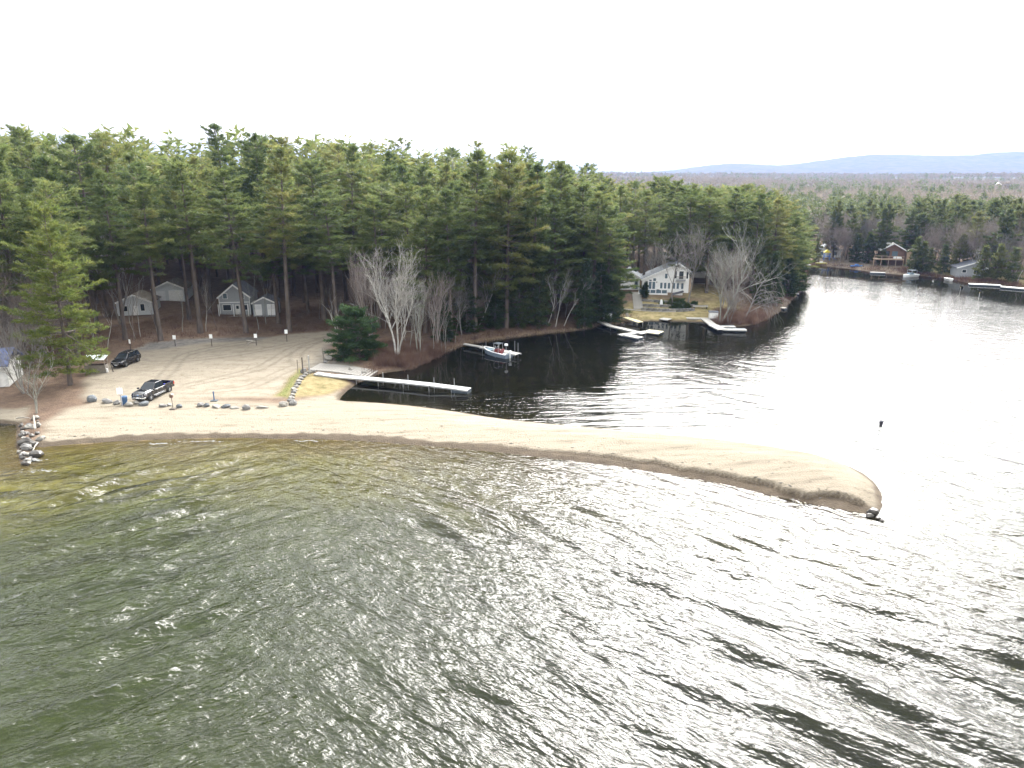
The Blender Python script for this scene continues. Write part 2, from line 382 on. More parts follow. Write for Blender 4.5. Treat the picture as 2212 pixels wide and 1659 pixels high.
near_lot = (px > -80) & (px < -10) & (py > 84) & (py < 128)
for trk in ([(738, 733), (700, 745), (640, 765), (600, 788), (560, 810), (480, 832), (400, 850)], [(728, 738), (670, 758), (640, 782), (650, 802), (690, 800)], [(690, 746), (560, 772), (450, 790), (330, 800), (300, 792)], [(655, 798), (600, 822), (540, 850), (450, 862)], [(560, 752), (480, 765), (400, 785), (370, 815), (345, 840)]):
    c_ = np.array(smooth_line(g2(trk), 8)); d_ = np.gradient(c_, axis=0); n_ = np.stack([-d_[:, 1], d_[:, 0]], -1) / np.linalg.norm(d_, axis=1)[:, None]
    for k_ in (-.82, .82): tracks_[near_lot] = np.maximum(tracks_[near_lot], 1 - sstep(.10, .42, seg_dist(px[near_lot], py[near_lot], c_ + n_ * k_) + .25 * np.abs(vnoise(px[near_lot], py[near_lot], 3, 81))))
idx = np.arange(len(gy) * len(gx)).reshape(len(gy), len(gx))
Q = np.stack([idx[:-1, :-1], idx[:-1, 1:], idx[1:, 1:], idx[1:, :-1]], -1).reshape(-1, 4)

def ground_material():
    m, t, b = nodemat("ground")
    L = t.links.new
    za = N(t, "ShaderNodeAttribute", attribute_name="zones"); zs = N(t, "ShaderNodeSeparateColor"); L(za.outputs["Color"], zs.inputs[0])
    wa = N(t, "ShaderNodeAttribute", attribute_name="wetness"); ws = N(t, "ShaderNodeSeparateColor"); L(wa.outputs["Color"], ws.inputs[0])
    geo = N(t, "ShaderNodeNewGeometry"); P = geo.outputs["Position"]
    def noise(scale, detail=6, vec=P, rough=.6):
        n = N(t, "ShaderNodeTexNoise"); n.inputs["Scale"].default_value = scale; n.inputs["Detail"].default_value = detail; n.inputs["Roughness"].default_value = rough
        L(vec, n.inputs["Vector"]); return n.outputs["Fac"]
    def ramp(f, *st):
        c = N(t, "ShaderNodeValToRGB"); e = c.color_ramp.elements
        e[0].position, e[0].color = st[0][0], (*st[0][1], 1); e[1].position, e[1].color = st[-1][0], (*st[-1][1], 1)
        for p, q in st[1:-1]: e.new(p).color = (*q, 1)
        L(f, c.inputs["Fac"]); return c.outputs["Color"]
    def mix(f, a, c, typ='MIX'):
        x = N(t, "ShaderNodeMix", data_type='RGBA', blend_type=typ); L(f, x.inputs[0]) if not isinstance(f, float) else setattr(x.inputs[0], 'default_value', f)
        L(a, x.inputs[6]); L(c, x.inputs[7]); return x.outputs[2]
    mp = N(t, "ShaderNodeMapping"); mp.inputs["Rotation"].default_value = (0, 0, R(-8)); mp.inputs["Scale"].default_value = (0.25, 1.3, 1); L(P, mp.inputs["Vector"])
    n_big, n_mid, n_fine, n_str = noise(0.12, 4), noise(0.8, 6), noise(6.0, 5), noise(0.9, 6, mp.outputs[0])
    litter = ramp(n_mid, (0.30, (0.075, 0.050, 0.036)), (0.52, (0.135, 0.093, 0.066)), (0.72, (0.205, 0.145, 0.10)))
    litter = mix(n_fine, litter, ramp(n_fine, (0.35, (0.08, 0.054, 0.040)), (0.7, (0.195, 0.138, 0.098))))
    dry = ramp(n_str, (0.28, (0.165, 0.142, 0.107)), (0.45, (0.216, 0.188, 0.145)), (0.75, (0.255, 0.224, 0.174)))
    # raked streaks, pits and footprints in the sand
    streak = ramp(n_str, (0.30, (0.80, 0.79, 0.77)), (0.40, (1, 1, 1)), (1.0, (1, 1, 1)))
    speck = ramp(noise(3.5, 3), (0.27, (0.76, 0.74, 0.70)), (0.36, (1, 1, 1)), (1.0, (1, 1, 1)))
    dry = mix(1.0, mix(1.0, dry, streak, 'MULTIPLY'), speck, 'MULTIPLY')
    mp2 = N(t, "ShaderNodeMapping"); mp2.inputs["Rotation"].default_value = (0, 0, R(14)); mp2.inputs["Scale"].default_value = (0.28, 0.8, 1); L(P, mp2.inputs["Vector"])
    tracks = ramp(noise(0.8, 5, mp2.outputs[0]), (0.30, (0.196, 0.168, 0.128)), (0.47, (0.234, 0.203, 0.158)), (0.66, (0.262, 0.231, 0.181)))
    lotc = mix(1.0, tracks, ramp(n_mid, (0.25, (0.72, 0.70, 0.66)), (0.5, (1, 1, 1)), (1, (1, 1, 1))), 'MULTIPLY')
    ba = N(t, "ShaderNodeAttribute", attribute_name="bottom"); bs = N(t, "ShaderNodeSeparateColor"); L(ba.outputs["Color"], bs.inputs[0])
    lotc = mix(bs.outputs[1], lotc, ramp(n_mid, (0.3, (0.155, 0.132, 0.102)), (0.7, (0.20, 0.172, 0.134))))   # tyre tracks
    isl = ws.outputs[1]                               # 1 on the lot, 0 on the beach
    sandc = mix(isl, dry, lotc)
    # damp, trampled sand towards the tip of the spit
    sx = N(t, "ShaderNodeSeparateXYZ"); L(P, sx.inputs[0]); dm = N(t, "ShaderNodeMapRange"); dm.inputs[1].default_value = -5; dm.inputs[2].default_value = 40; dm.inputs[4].default_value = 0.8; L(sx.outputs[0], dm.inputs[0])
    dn_ = N(t, "ShaderNodeMath", operation='MULTIPLY'); L(dm.outputs[0], dn_.inputs[0]); L(ramp(noise(0.35, 5, mp.outputs[0]), (0.35, (0.35, 0.35, 0.35)), (0.6, (1, 1, 1))), dn_.inputs[1])
    sandc = mix(dn_.outputs[0], sandc, ramp(n_str, (0.3, (0.108, 0.089, 0.065)), (0.65, (0.160, 0.136, 0.102))))
    pit = ramp(noise(1.7, 2), (0.30, (0.70, 0.68, 0.64)), (0.36, (1, 1, 1)), (1.0, (1, 1, 1)))
    sandc = mix(1.0, sandc, pit, 'MULTIPLY')
    grassc = ramp(n_mid, (0.3, (0.13, 0.115, 0.045)), (0.5, (0.24, 0.20, 0.095)), (0.72, (0.35, 0.285, 0.155)))
    grassg = ramp(n_fine, (0.3, (0.085, 0.10, 0.030)), (0.7, (0.20, 0.20, 0.075)))
    grassc = mix(zs.outputs[2], grassc, grassg)
    greyc = ramp(n_mid, (0.3, (0.085, 0.082, 0.080)), (0.7, (0.20, 0.185, 0.165)))
    c = mix(zs.outputs[0], litter, sandc); c = mix(zs.outputs[1], c, grassc)
    c = mix(ws.outputs[2], c, greyc)
    wetc = mix(0.9, c, ramp(n_mid, (0.3, (0.046, 0.034, 0.023)), (0.7, (0.085, 0.065, 0.045))))
    c = mix(ws.outputs[0], c, wetc)
    # lake bottom: shallow sand, water's light absorption painted in by depth, dark silt elsewhere
    sep = N(t, "ShaderNodeSeparateXYZ"); L(P, sep.inputs[0])
    dz = N(t, "ShaderNodeMath", operation='MULTIPLY_ADD'); L(n_big, dz.inputs[0]); dz.inputs[1].default_value = 0.9; L(sep.outputs[2], dz.inputs[2])
    mr = N(t, "ShaderNodeMapRange"); mr.inputs[1].default_value = 0.40; mr.inputs[2].default_value = -2.0; L(dz.outputs[0], mr.inputs[0])
    bedc = ramp(mr.outputs[0], (0.0, (0.21, 0.155, 0.092)), (0.20, (0.190, 0.168, 0.045)), (0.42, (0.140, 0.138, 0.030)), (0.66, (0.070, 0.086, 0.024)), (1.0, (0.047, 0.067, 0.021)))
    bedc = mix(1.0, bedc, ramp(n_mid, (0.3, (0.7, 0.7, 0.68)), (0.6, (1, 1, 1)), (1, (1, 1, 1))), 'MULTIPLY')
    silt = ramp(n_mid, (0.3, (0.002, 0.002, 0.003)), (0.7, (0.005, 0.004, 0.004)))
    bedc = mix(bs.outputs[0], silt, bedc)
    lt = N(t, "ShaderNodeMath", operation='LESS_THAN'); L(sep.outputs[2], lt.inputs[0]); lt.inputs[1].default_value = -0.001
    c = mix(lt.outputs[0], c, bedc)
    L(c, b.inputs["Base Color"]); b.inputs["Roughness"].default_value = 0.92; b.inputs["Specular IOR Level"].default_value = 0.15
    bp = N(t, "ShaderNodeBump"); bp.inputs["Distance"].default_value = 0.35; bp.inputs["Strength"].default_value = 0.5
    sm = N(t, "ShaderNodeMath", operation='MULTIPLY_ADD'); L(n_str, sm.inputs[0]); sm.inputs[1].default_value = 0.6; L(n_fine, sm.inputs[2])
    L(sm.outputs[0], bp.inputs["Height"]); L(bp.outputs[0], b.inputs["Normal"])
    return m
ground_material()

simple("hill_ground_shaded", (0.050, 0.042, 0.031), 0.95, var=0.4, scale=0.05, spec=0.1)     # brushy floor of the far woods, tree shade put into its dark colour
fx, fy = px[Q].mean(1), py[Q].mean(1); fz = Z[Q].max(1); fsand, flot, fbeach = sand[Q].mean(1), lot[Q].mean(1), np.maximum(beach, small_beach)[Q].mean(1)
fgrass = grass[Q].mean(1); fisl = np.maximum(island, moss)[Q].mean(1); under = (SD[Q].max(1) < 0.0)
cls = np.zeros(len(Q), int)                          # 0 forest floor / terrain
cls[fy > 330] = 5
cls[(flot > .5)] = 2
cls[(fbeach > .5) & (flot <= .5)] = 1
cls[(fisl > .5)] = 3
cls[(fgrass > .5) & (fisl <= .5)] = 4
cls[under] = 6
zones = np.stack([sand, grass, np.clip(moss + .5 * far_lawn, 0, 1), np.ones_like(sand)], -1).astype(np.float32)
wetn = np.stack([wet, np.clip(lot * (1 - beach), 0, 1), np.clip(np.maximum(grey, ramp_grey * .45), 0, 1), np.ones_like(sand)], -1).astype(np.float32)
bott = np.stack([np.clip(nearshore + (1 - sstep(66, 80, py)), 0, 1) * np.where(py < 80, 1, nearshore) * (1 - 0.8 * sstep(-25, 12, px + 4 * vnoise(px, py, 8, 33)))] + [tracks_, tracks_, np.ones_like(sand)], -1).astype(np.float32)
VV = np.stack([px, py, Z], -1)
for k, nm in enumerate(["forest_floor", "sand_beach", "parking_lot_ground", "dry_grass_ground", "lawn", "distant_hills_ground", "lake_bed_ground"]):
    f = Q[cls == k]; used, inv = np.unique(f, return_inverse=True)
    me = mesh_np(nm, VV[used], inv.reshape(-1, 4), MATS["hill_ground_shaded" if k == 5 else "ground"], True)
    for an, arr in (("zones", zones), ("wetness", wetn), ("bottom", bott)):
        a = me.color_attributes.new(an, 'FLOAT_COLOR', 'POINT'); a.data.foreach_set("color", arr[used].ravel())
    tag(link(nm, me), kind="structure")

# ---------------------------------------------------------------- water surface with real waves
def water_material():
    m = bpy.data.materials.new("lake_water"); m.use_nodes = True; t = m.node_tree; t.nodes.clear(); L = t.links.new; MATS["water"] = m
    out = N(t, "ShaderNodeOutputMaterial"); geo = N(t, "ShaderNodeNewGeometry"); P = geo.outputs["Position"]
    at = N(t, "ShaderNodeAttribute", attribute_name="chop"); sp = N(t, "ShaderNodeSeparateColor"); L(at.outputs["Color"], sp.inputs[0])
    def rip(rot, sc, scale, detail=3):
        mp = N(t, "ShaderNodeMapping", vector_type='TEXTURE'); mp.inputs["Rotation"].default_value = (0, 0, R(rot)); mp.inputs["Scale"].default_value = (1 / sc, 1, 1); L(P, mp.inputs["Vector"])   # elongated along the crests
        n = N(t, "ShaderNodeTexNoise"); n.inputs["Scale"].default_value = scale; n.inputs["Detail"].default_value = detail; n.inputs["Roughness"].default_value = 0.55
        n.inputs["Distortion"].default_value = 0.25
        L(mp.outputs[0], n.inputs["Vector"]); return n.outputs["Fac"]
    def mul(a, k):
        x = N(t, "ShaderNodeMath", operation='MULTIPLY'); L(a, x.inputs[0])
        if isinstance(k, float): x.inputs[1].default_value = k
        else: L(k, x.inputs[1])
        return x.outputs[0]
    def add(a, c):
        x = N(t, "ShaderNodeMath", operation='ADD'); L(a, x.inputs[0]); L(c, x.inputs[1]); return x.outputs[0]
    # R: chop of the open lake, G: fine ripple, B: long faint ripple lines in the bay
    sx = N(t, "ShaderNodeSeparateXYZ"); L(P, sx.inputs[0]); mr = N(t, "ShaderNodeMapRange", interpolation_type='SMOOTHSTEP'); mr.inputs[1].default_value = -22; mr.inputs[2].default_value = -2
    qy = N(t, "ShaderNodeMath", operation='MULTIPLY_ADD'); L(sx.outputs[1], qy.inputs[0]); qy.inputs[1].default_value = 0.4; qy.inputs[2].default_value = -14
    L(add(sx.outputs[0], qy.outputs[0]), mr.inputs[0])
    inv = N(t, "ShaderNodeMath", operation='SUBTRACT'); inv.inputs[0].default_value = 1.0; L(mr.outputs[0], inv.inputs[1])
    hr = add(mul(rip(-43, 0.36, 0.95, 3), 0.30), mul(rip(-34, 0.40, 2.3, 2), 0.17)); hl = add(mul(rip(33, 0.40, 0.95, 3), 0.30), mul(rip(28, 0.42, 2.3, 2), 0.21))
    h = add(add(mul(hr, mr.outputs[0]), mul(hl, inv.outputs[0])), mul(rip(-14, 0.5, 5.5, 2), 0.028))
    h = mul(h, sp.outputs[0])
    h2 = mul(mul(rip(6, 0.22, 1.5, 3), 0.20), sp.outputs[1])
    h3 = mul(mul(rip(3, 0.10, 0.42, 3), 0.22), sp.outputs[2])
    bp = N(t, "ShaderNodeBump"); bp.inputs["Distance"].default_value = 1.0; bp.inputs["Strength"].default_value = 1.0
    L(add(add(h, h2), h3), bp.inputs["Height"])
    fr = N(t, "ShaderNodeFresnel"); fr.inputs["IOR"].default_value = 1.37; L(bp.outputs[0], fr.inputs["Normal"])
    gl = N(t, "ShaderNodeBsdfGlossy"); rg = N(t, "ShaderNodeMath", operation='MULTIPLY_ADD'); L(sp.outputs[0], rg.inputs[0]); rg.inputs[1].default_value = 0.09; rg.inputs[2].default_value = 0.02; L(rg.outputs[0], gl.inputs["Roughness"]); L(bp.outputs[0], gl.inputs["Normal"])
    tr = N(t, "ShaderNodeBsdfTransparent"); tr.inputs["Color"].default_value = (0.80, 0.80, 0.62, 1)
    mx = N(t, "ShaderNodeMixShader"); L(fr.outputs[0], mx.inputs[0]); L(tr.outputs[0], mx.inputs[1]); L(gl.outputs[0], mx.inputs[2]); L(mx.outputs[0], out.inputs["Surface"])
water_material()
wx = np.array(grow(-85, -900, 2, 1.3)[:0:-1] + list(np.arange(-85, 100, 0.33)) + list(np.arange(100, 150, 1.5)) + grow(150, 1000, 3, 1.3))
wy = np.array([-300, -150, -60, -20, 0, 10, 16] + list(np.arange(19, 112, 0.33)) + list(np.arange(112, 245, 1.5)) + [260, 300])
A, B = np.meshgrid(wx, wy); a, b_ = A.ravel(), B.ravel()
wd = seg_dist(a, b_, SHORE)
behind = inside(a, b_, np.vstack([np.array([tuple(p) for p in spit_back]), [(140, 260), (-90, 260)]]))   # unused side test
spit_tip = G(1900, 1100)
# the bay lies behind the spit: sheltered, calm; open lake: chop
yline = np.interp(a, [-80, -40, -10, 10, 25, float(spit_tip[0]), 70, 140], [78, 80, 80, 74, 68, 64, 70, 80])
openw = sstep(float(spit_tip[0]) - 12, float(spit_tip[0]) + 6, a)                # open water off the tip: the chop dies away gradually
bay = sstep(-3, 3, b_ - yline) * (1 - openw) + sstep(48, 150, b_) * openw
shelter = 1 - sstep(18, 75, a - 0.10 * (b_ - 100))
n1 = vnoise(a, b_, 14, 41) + 0.5 * vnoise(a, b_, 5, 42)
mirror = np.maximum.reduce([soft(a + 3 * vnoise(a, b_, 6, 43), b_ + 4 * vnoise(a, b_, 6, 44), q, wdt) for q, wdt in (
    ([(700, 880), (880, 872), (1000, 880), (1000, 848), (1150, 838), (1290, 838), (1325, 765), (1345, 724), (1300, 690), (950, 750), (780, 810), (700, 840)], 3.0),
    ([(1300, 690), (1340, 722), (1480, 738), (1600, 742), (1700, 700), (1730, 640), (1600, 690), (1400, 680)], 4.0),
    ([(1505, 740), (1640, 735), (1640, 790), (1560, 815), (1505, 790)], 5.0),
    ([(1735, 570), (1735, 590), (1850, 600), (1960, 612), (2050, 625), (2220, 660), (2300, 640), (2100, 595)], 4.0))])
chop = (1 - bay) * 1.0 + bay * (0.30 * (1 - shelter)) * (1 - mirror)
chop = chop * (1 - 0.55 * sstep(-30, -55, a) * 0) * np.clip(0.35 + wd / 7, 0.0, 1)
fine = bay * (1 - mirror) * (0.55 + 0.35 * n1) + mirror * 0.012
lines = bay * (1 - mirror) * (0.22 + 0.55 * shelter) + mirror * 0.03
def waves(dirdeg, spread, seed, n=40, lo=1.4, hi=5.0):
    r = np.random.RandomState(seed); hgt = np.zeros(a.shape)
    wxp, wyp = a + 1.6 * vnoise(a, b_, 9, seed + 1), b_ + 1.6 * vnoise(a, b_, 9, seed + 2)
    for _ in range(n):
        lam = lo * (hi / lo) ** r.rand(); th = R(dirdeg + spread * r.randn()); k = 2 * math.pi / lam
        ph = k * (wxp * math.cos(th) + wyp * math.sin(th)) + r.rand() * 6.283
        hgt += 0.0105 * lam ** 0.75 * (np.sin(ph) + 0.22 * np.sin(2 * ph + 1.57))
    return hgt
live = (1 - bay) > 0.02
wl_ = 1 - sstep(-22, -2, a + 0.4 * (b_ - 35))
hL, hR = waves(127, 20, 5), waves(47, 10, 6)
groups = 0.75 + 1.3 * (vnoise(a, b_, 7, 51) + vnoise(a, b_, 19, 52))
wz = (hL * wl_ * 1.35 + hR * (1 - wl_) * 0.92) * np.clip(groups, .25, 1.7) * (1 - bay) * np.clip(wd / 9, 0.10, 1)
wz *= (b_ > 17) * (b_ < 111) * (a > -84) * (a < 99)
WV = np.stack([a, b_, wz], -1)
wi = np.arange(len(wy) * len(wx)).reshape(len(wy), len(wx))
WQ = np.stack([wi[:-1, :-1], wi[:-1, 1:], wi[1:, 1:], wi[1:, :-1]], -1).reshape(-1, 4)
keep = (np.where(inside(a, b_, LAND), wd, -wd))[WQ].min(1) < 3.0
WQ = WQ[keep]; used, inv = np.unique(WQ, return_inverse=True)
wme = mesh_np("lake_water", WV[used], inv.reshape(-1, 4), MATS["water"], True)
ca = wme.color_attributes.new("chop", 'FLOAT_COLOR', 'POINT')
ca.data.foreach_set("color", np.stack([chop, fine, lines, np.ones_like(chop)], -1)[used].astype(np.float32).ravel())
tag(link("lake_water", wme), kind="structure")

# ---------------------------------------------------------------- far mountain ridge
def mountain():
    D = 4600.0
    xs = np.array([900, 1300, 1440, 1500, 1550, 1600, 1650, 1690, 1750, 1800, 1850, 1900, 1950, 2000, 2050, 2085, 2130, 2170, 2212, 2300, 2450, 2700])
    ys = np.array([386, 384, 373, 364, 359, 360, 363, 360, 351, 344, 339, 340, 341, 342, 341, 336, 333, 335, 338, 344, 356, 380])
    Xs = (xs - 1106) / FPX * D / CP * 0.965; tops = np.array([zrow(D, y - 5) for y in ys])
    ux = np.linspace(Xs[0], Xs[-1], 420); top = np.interp(ux, Xs, tops) 
    rng = np.random.RandomState(3); rows = []
    prof = [(-1500, 0.0), (-1100, 0.16), (-800, 0.38), (-500, 0.62), (-250, 0.85), (-80, 0.97), (0, 1.0), (200, 0.9), (900, 0.0)]
    for dy, k in prof:
        yy = np.full(ux.shape, D + dy); zz = -2 + (top + 2) * k + (14 * vnoise(ux, yy, 160, 61) + 30 * vnoise(ux, yy, 420, 62)) * k * (1 - k) * 2 + (rng.rand(len(ux)) * 3.5 if k > .3 else 0)
        rows.append(np.stack([ux, yy, zz], -1))
    V = np.vstack(rows); n = len(ux); ii = np.arange(len(prof) * n).reshape(len(prof), n)
    F = np.stack([ii[:-1, :-1], ii[:-1, 1:], ii[1:, 1:], ii[1:, :-1]], -1).reshape(-1, 4)
    m, t, b = nodemat("mountain_woods"); g = N(t, "ShaderNodeNewGeometry"); n1 = N(t, "ShaderNodeTexNoise"); n1.inputs["Scale"].default_value = 0.02; n1.inputs["Detail"].default_value = 8
    t.links.new(g.outputs["Position"], n1.inputs["Vector"]); c = N(t, "ShaderNodeValToRGB"); e = c.color_ramp.elements
    e[0].position, e[1].position = .35, .65; e[0].color = (0.065, 0.062, 0.048, 1); e[1].color = (0.095, 0.082, 0.068, 1)
    t.links.new(n1.outputs["Fac"], c.inputs["Fac"]); t.links.new(c.outputs["Color"], b.inputs["Base Color"]); b.inputs["Roughness"].default_value = 1; b.inputs["Specular IOR Level"].default_value = 0
    tag(link("mountain_terrain", mesh_np("mountain_terrain", V, F, m, True)), kind="structure")
mountain()

# ---------------------------------------------------------------- air
def haze():
    m = bpy.data.materials.new("haze_air"); m.use_nodes = True; t = m.node_tree; t.nodes.clear()
    v = N(t, "ShaderNodeVolumePrincipled"); v.inputs["Color"].default_value = (0.31, 0.46, 0.86, 1); v.inputs["Density"].default_value = HAZE_DENSITY
    v.inputs["Anisotropy"].default_value = 0.35
    o = N(t, "ShaderNodeOutputMaterial"); t.links.new(v.outputs[0], o.inputs["Volume"])
    b = MB().box(-6800, 6800, -320, 7400, -6, 260); h = b.build("haze", m); tag(h, kind="stuff")
HAZE_DENSITY = 0.000068
haze()
# ---------------------------------------------------------------- tree makers
def unit(v): return v / (np.linalg.norm(v, axis=-1, keepdims=True) + 1e-9)
def blades_np(P, D, ln, wd, rng):
    """one narrow leaf-sized triangle per point"""
    n = len(P); s = unit(np.cross(D, unit(rng.randn(n, 3)))) * (wd * (0.7 + 0.6 * rng.rand(n)))[:, None] / 2
    tip = P + D * (ln * (0.6 + 0.8 * rng.rand(n)))[:, None]
    V = np.stack([P - s, P + s, tip], 1).reshape(-1, 3); return V, np.arange(3 * n).reshape(-1, 3)
def tubes_np(A, B, ra, rb, n=4):
    """many straight tapered tubes at once"""
    A, B = np.asarray(A, float), np.asarray(B, float); m = len(A); d = unit(B - A)
    ref = np.where(np.abs(d[:, :1]) < 0.8, [[1., 0, 0]], [[0, 1., 0]]); u = unit(np.cross(d, ref)); v = np.cross(d, u)
    th = 2 * np.pi * np.arange(n) / n; c, s = np.cos(th)[None, :, None], np.sin(th)[None, :, None]
    off = u[:, None] * c + v[:, None] * s
    V = np.concatenate([A[:, None] + off * np.asarray(ra)[:, None, None], B[:, None] + off * np.asarray(rb)[:, None, None]], 1).reshape(-1, 3)
    k = np.arange(n); q = np.stack([k, (k + 1) % n, (k + 1) % n + n, k + n], -1)
    return V, (q[None] + (np.arange(m) * 2 * n)[:, None, None]).reshape(-1, 4)

def pine_meshes(seed, H=28.0, cb=0.42, Rm=4.3, whorl=0.62, tuft=1.0, nb=12, blade=(0.46, 0.115), mat="needles_pine", barkm="bark_pine", lean=0.0, ragged=0.25, shape=0.75, plume=1.0):
    rng = np.random.RandomState(seed); zc = H * cb
    bend = rng.randn(2) * 0.012 * H
    def trunk(z): f = z / H; return np.array([bend[0] * f * f + lean * z, bend[1] * f * f, z])
    A, B, ra, rb = [], [], [], []; zs = np.linspace(-0.4, H * 0.985, 11); r0 = 0.0125 * H
    rad = lambda z: r0 * (1 - max(z, 0) / H) ** 0.8 + 0.02
    for z0, z1 in zip(zs[:-1], zs[1:]): A.append(trunk(z0)); B.append(trunk(z1)); ra.append(rad(z0) * (1.25 if z0 < 0.5 else 1)); rb.append(rad(z1))
    TP, TD = [], []
    z = zc * (0.86 if cb > .2 else 1.0)
    sect = rng.rand(6) * 0.5 + 0.75                   # lopsided crown
    while z < H - 0.35:
        t = max(0.0, (z - zc) / (H - zc)); nbr = rng.randint(4, 7) if t < 0.85 else rng.randint(3, 5); az0 = rng.rand() * 6.283
        layer = 1 + ragged * rng.randn()
        for i in range(nbr):
            if rng.rand() < 0.10 + 0.5 * (z < zc): continue
            az = az0 + 6.283 * i / nbr + 0.3 * rng.randn()
            Lb = Rm * (1 - t) ** shape * (0.62 + 0.38 * min(1, t / 0.22)) * layer * (0.65 + 0.6 * rng.rand()) * sect[int(az / 6.2832 * 6) % 6]
            Lb = max(0.75 if H > 12 else .3, min(Lb, Rm * 1.35))
            el = R(-6 + 46 * t ** 2.2 + 9 * rng.randn()); ca, sa = math.cos(az), math.sin(az); p0 = trunk(z)
            out = np.array([ca * math.cos(el), sa * math.cos(el), math.sin(el)]); side = np.array([-sa, ca, 0.0]); up = np.array([0, 0, 1.0])
            pm = p0 + out * Lb * .55; pe = p0 + out * Lb + up * 0.10 * Lb
            A += [p0, pm]; B += [pm, pe]; rr = 0.012 + 0.011 * Lb; ra += [rr, rr * .6]; rb += [rr * .6, 0.01]
            if z < zc and rng.rand() < 0.6: continue  # dead lower branch
            nt = max(4, int(Lb * 5.2 * tuft))
            s = 0.28 + 0.72 * rng.rand(nt) ** 0.8; lat = rng.randn(nt) * 0.17 * Lb * (1.25 - s)
            P = p0 + out * (Lb * s)[:, None] + up * (0.10 * Lb * s ** 2 + 0.05 * rng.randn(nt) - 0.10 * np.abs(lat))[:, None] + side * lat[:, None]
            D = unit(out * 0.75 + side * np.sign(lat)[:, None] * 0.45 + up * 0.30 + 0.25 * rng.randn(nt, 3)); TP.append(P); TD.append(D)
        z += whorl * (0.75 + 0.5 * rng.rand())
    top = trunk(H); nt = 16
    TP.append(top + np.stack([0.25 * rng.randn(nt), 0.25 * rng.randn(nt), -1.2 * rng.rand(nt)], -1)); TD.append(unit(np.stack([.5 * rng.randn(nt), .5 * rng.randn(nt), 1 + 0 * rng.rand(nt)], -1)))
    P = np.repeat(np.vstack(TP), nb, 0); D = np.repeat(np.vstack(TD), nb, 0)
    P = P + 0.16 * plume * rng.randn(len(P), 3) * [1, 1, .6]; D = unit(D + 0.55 * rng.randn(len(P), 3) + [0, 0, .15])
    V, F = blades_np(P, D, blade[0], blade[1], rng)
    TV, TF = tubes_np(A, B, ra, rb, 5)
    return mesh_np("trunk", TV, TF, MATS[barkm], True), mesh_np("crown", V, F, MATS[mat])

def bare_meshes(seed, H=14.0, stems=1, spread=0.5, levels=4, r0=0.16, lean=(0, 0), kids=(5, 5, 4), upw=0.35, first=0.3, mat="bark_grey", droop=0.0, twig=1.0, base_spread=0.25):
    rng = np.random.RandomState(seed); tr = [[], [], [], []]; cr = [[], [], [], []]
    def limb(p, d, L, r, lev, acc):
        n = 4 if lev == 0 else 3; pts = [p]; dirs = []
        for i in range(n):
            d = unit(d + (0.10 + 0.06 * lev) * rng.randn(3) + np.array([0, 0, (upw if lev else 0.06) * 0.35 - droop * lev * .22])); p = p + d * L / n; pts.append(p); dirs.append(d)
        for i in range(n):
            f0, f1 = 1 - 0.72 * i / n, 1 - 0.72 * (i + 1) / n
            acc[0].append(pts[i]); acc[1].append(pts[i+1]); acc[2].append(max(r * f0, .010)); acc[3].append(max(r * f1, .008))
        if lev >= levels - 1: return
        m = kids[min(lev, len(kids) - 1)]; m = max(2, int(m * (0.7 + 0.6 * rng.rand())))
        for j in range(m):
            f = (first if lev == 0 else 0.2) + (1 - (first if lev == 0 else .2)) * (j + rng.rand()) / m; k = min(n - 1, int(f * n)); q = pts[k] + (pts[k+1] - pts[k]) * (f * n - k)
            s = unit(np.cross(dirs[k], rng.randn(3))); nd = unit(dirs[k] * (1 - spread * .55) + s * spread * (0.7 + .6 * rng.rand()) + np.array([0, 0, upw * .5]))
            limb(q, nd, L * (0.62 - 0.22 * f + 0.22 * rng.rand()) * (1 if lev == 0 else .9), r * (0.5 - 0.2 * f) if lev == 0 else r * .5, lev + 1, cr)
    for s in range(stems):
        a = rng.rand() * 6.283; o = 0.0 if stems == 1 else 0.25
        d = unit(np.array([lean[0] + (math.cos(a) * base_spread if stems > 1 else 0), lean[1] + (math.sin(a) * base_spread if stems > 1 else 0), 1.0]))
        k = 1 if s == 0 else 0.7 + .3 * rng.rand()
        limb(np.array([math.cos(a) * o, math.sin(a) * o, -0.25]), d, H * k, r0 * k, 0, tr)
    zt = max(np.array(tr[1])[:, 2].max(), np.percentile(np.array(cr[1])[:, 2], 99) if cr[1] else 0); k = H / zt      # true to the surveyed height
    for acc in (tr, cr):
        for q in (0, 1): acc[q] = [p * k for p in acc[q]]
    V, F = tubes_np(*tr, n=6); W, Gf = tubes_np(*cr, n=3)
    return mesh_np("trunk", V, F, MATS[mat], True), mesh_np("crown", W, Gf, MATS[mat], True)

TREES = []; PLANTED = []
def plant(name, meshes, label, cat, p, scale=1.0, rz=None, group=None, tilt=0.0, sxy=1.0, rng=random.Random(5)):
    z = p[2] if len(p) > 2 else gz(p[0], p[1])
    t = thing(name, label, cat, (p[0], p[1], z), rng.random() * 6.283 if rz is None else rz, group)
    t.scale = (scale * sxy, scale * sxy, scale)
    if name == 'pine_tree': t.rotation_euler = (rng.gauss(0, .022), rng.gauss(0, .022), t.rotation_euler[2])
    link("trunk", meshes[0], t); link("crown", meshes[1], t); TREES.append((p[0], p[1])); PLANTED.append(t)
    return t

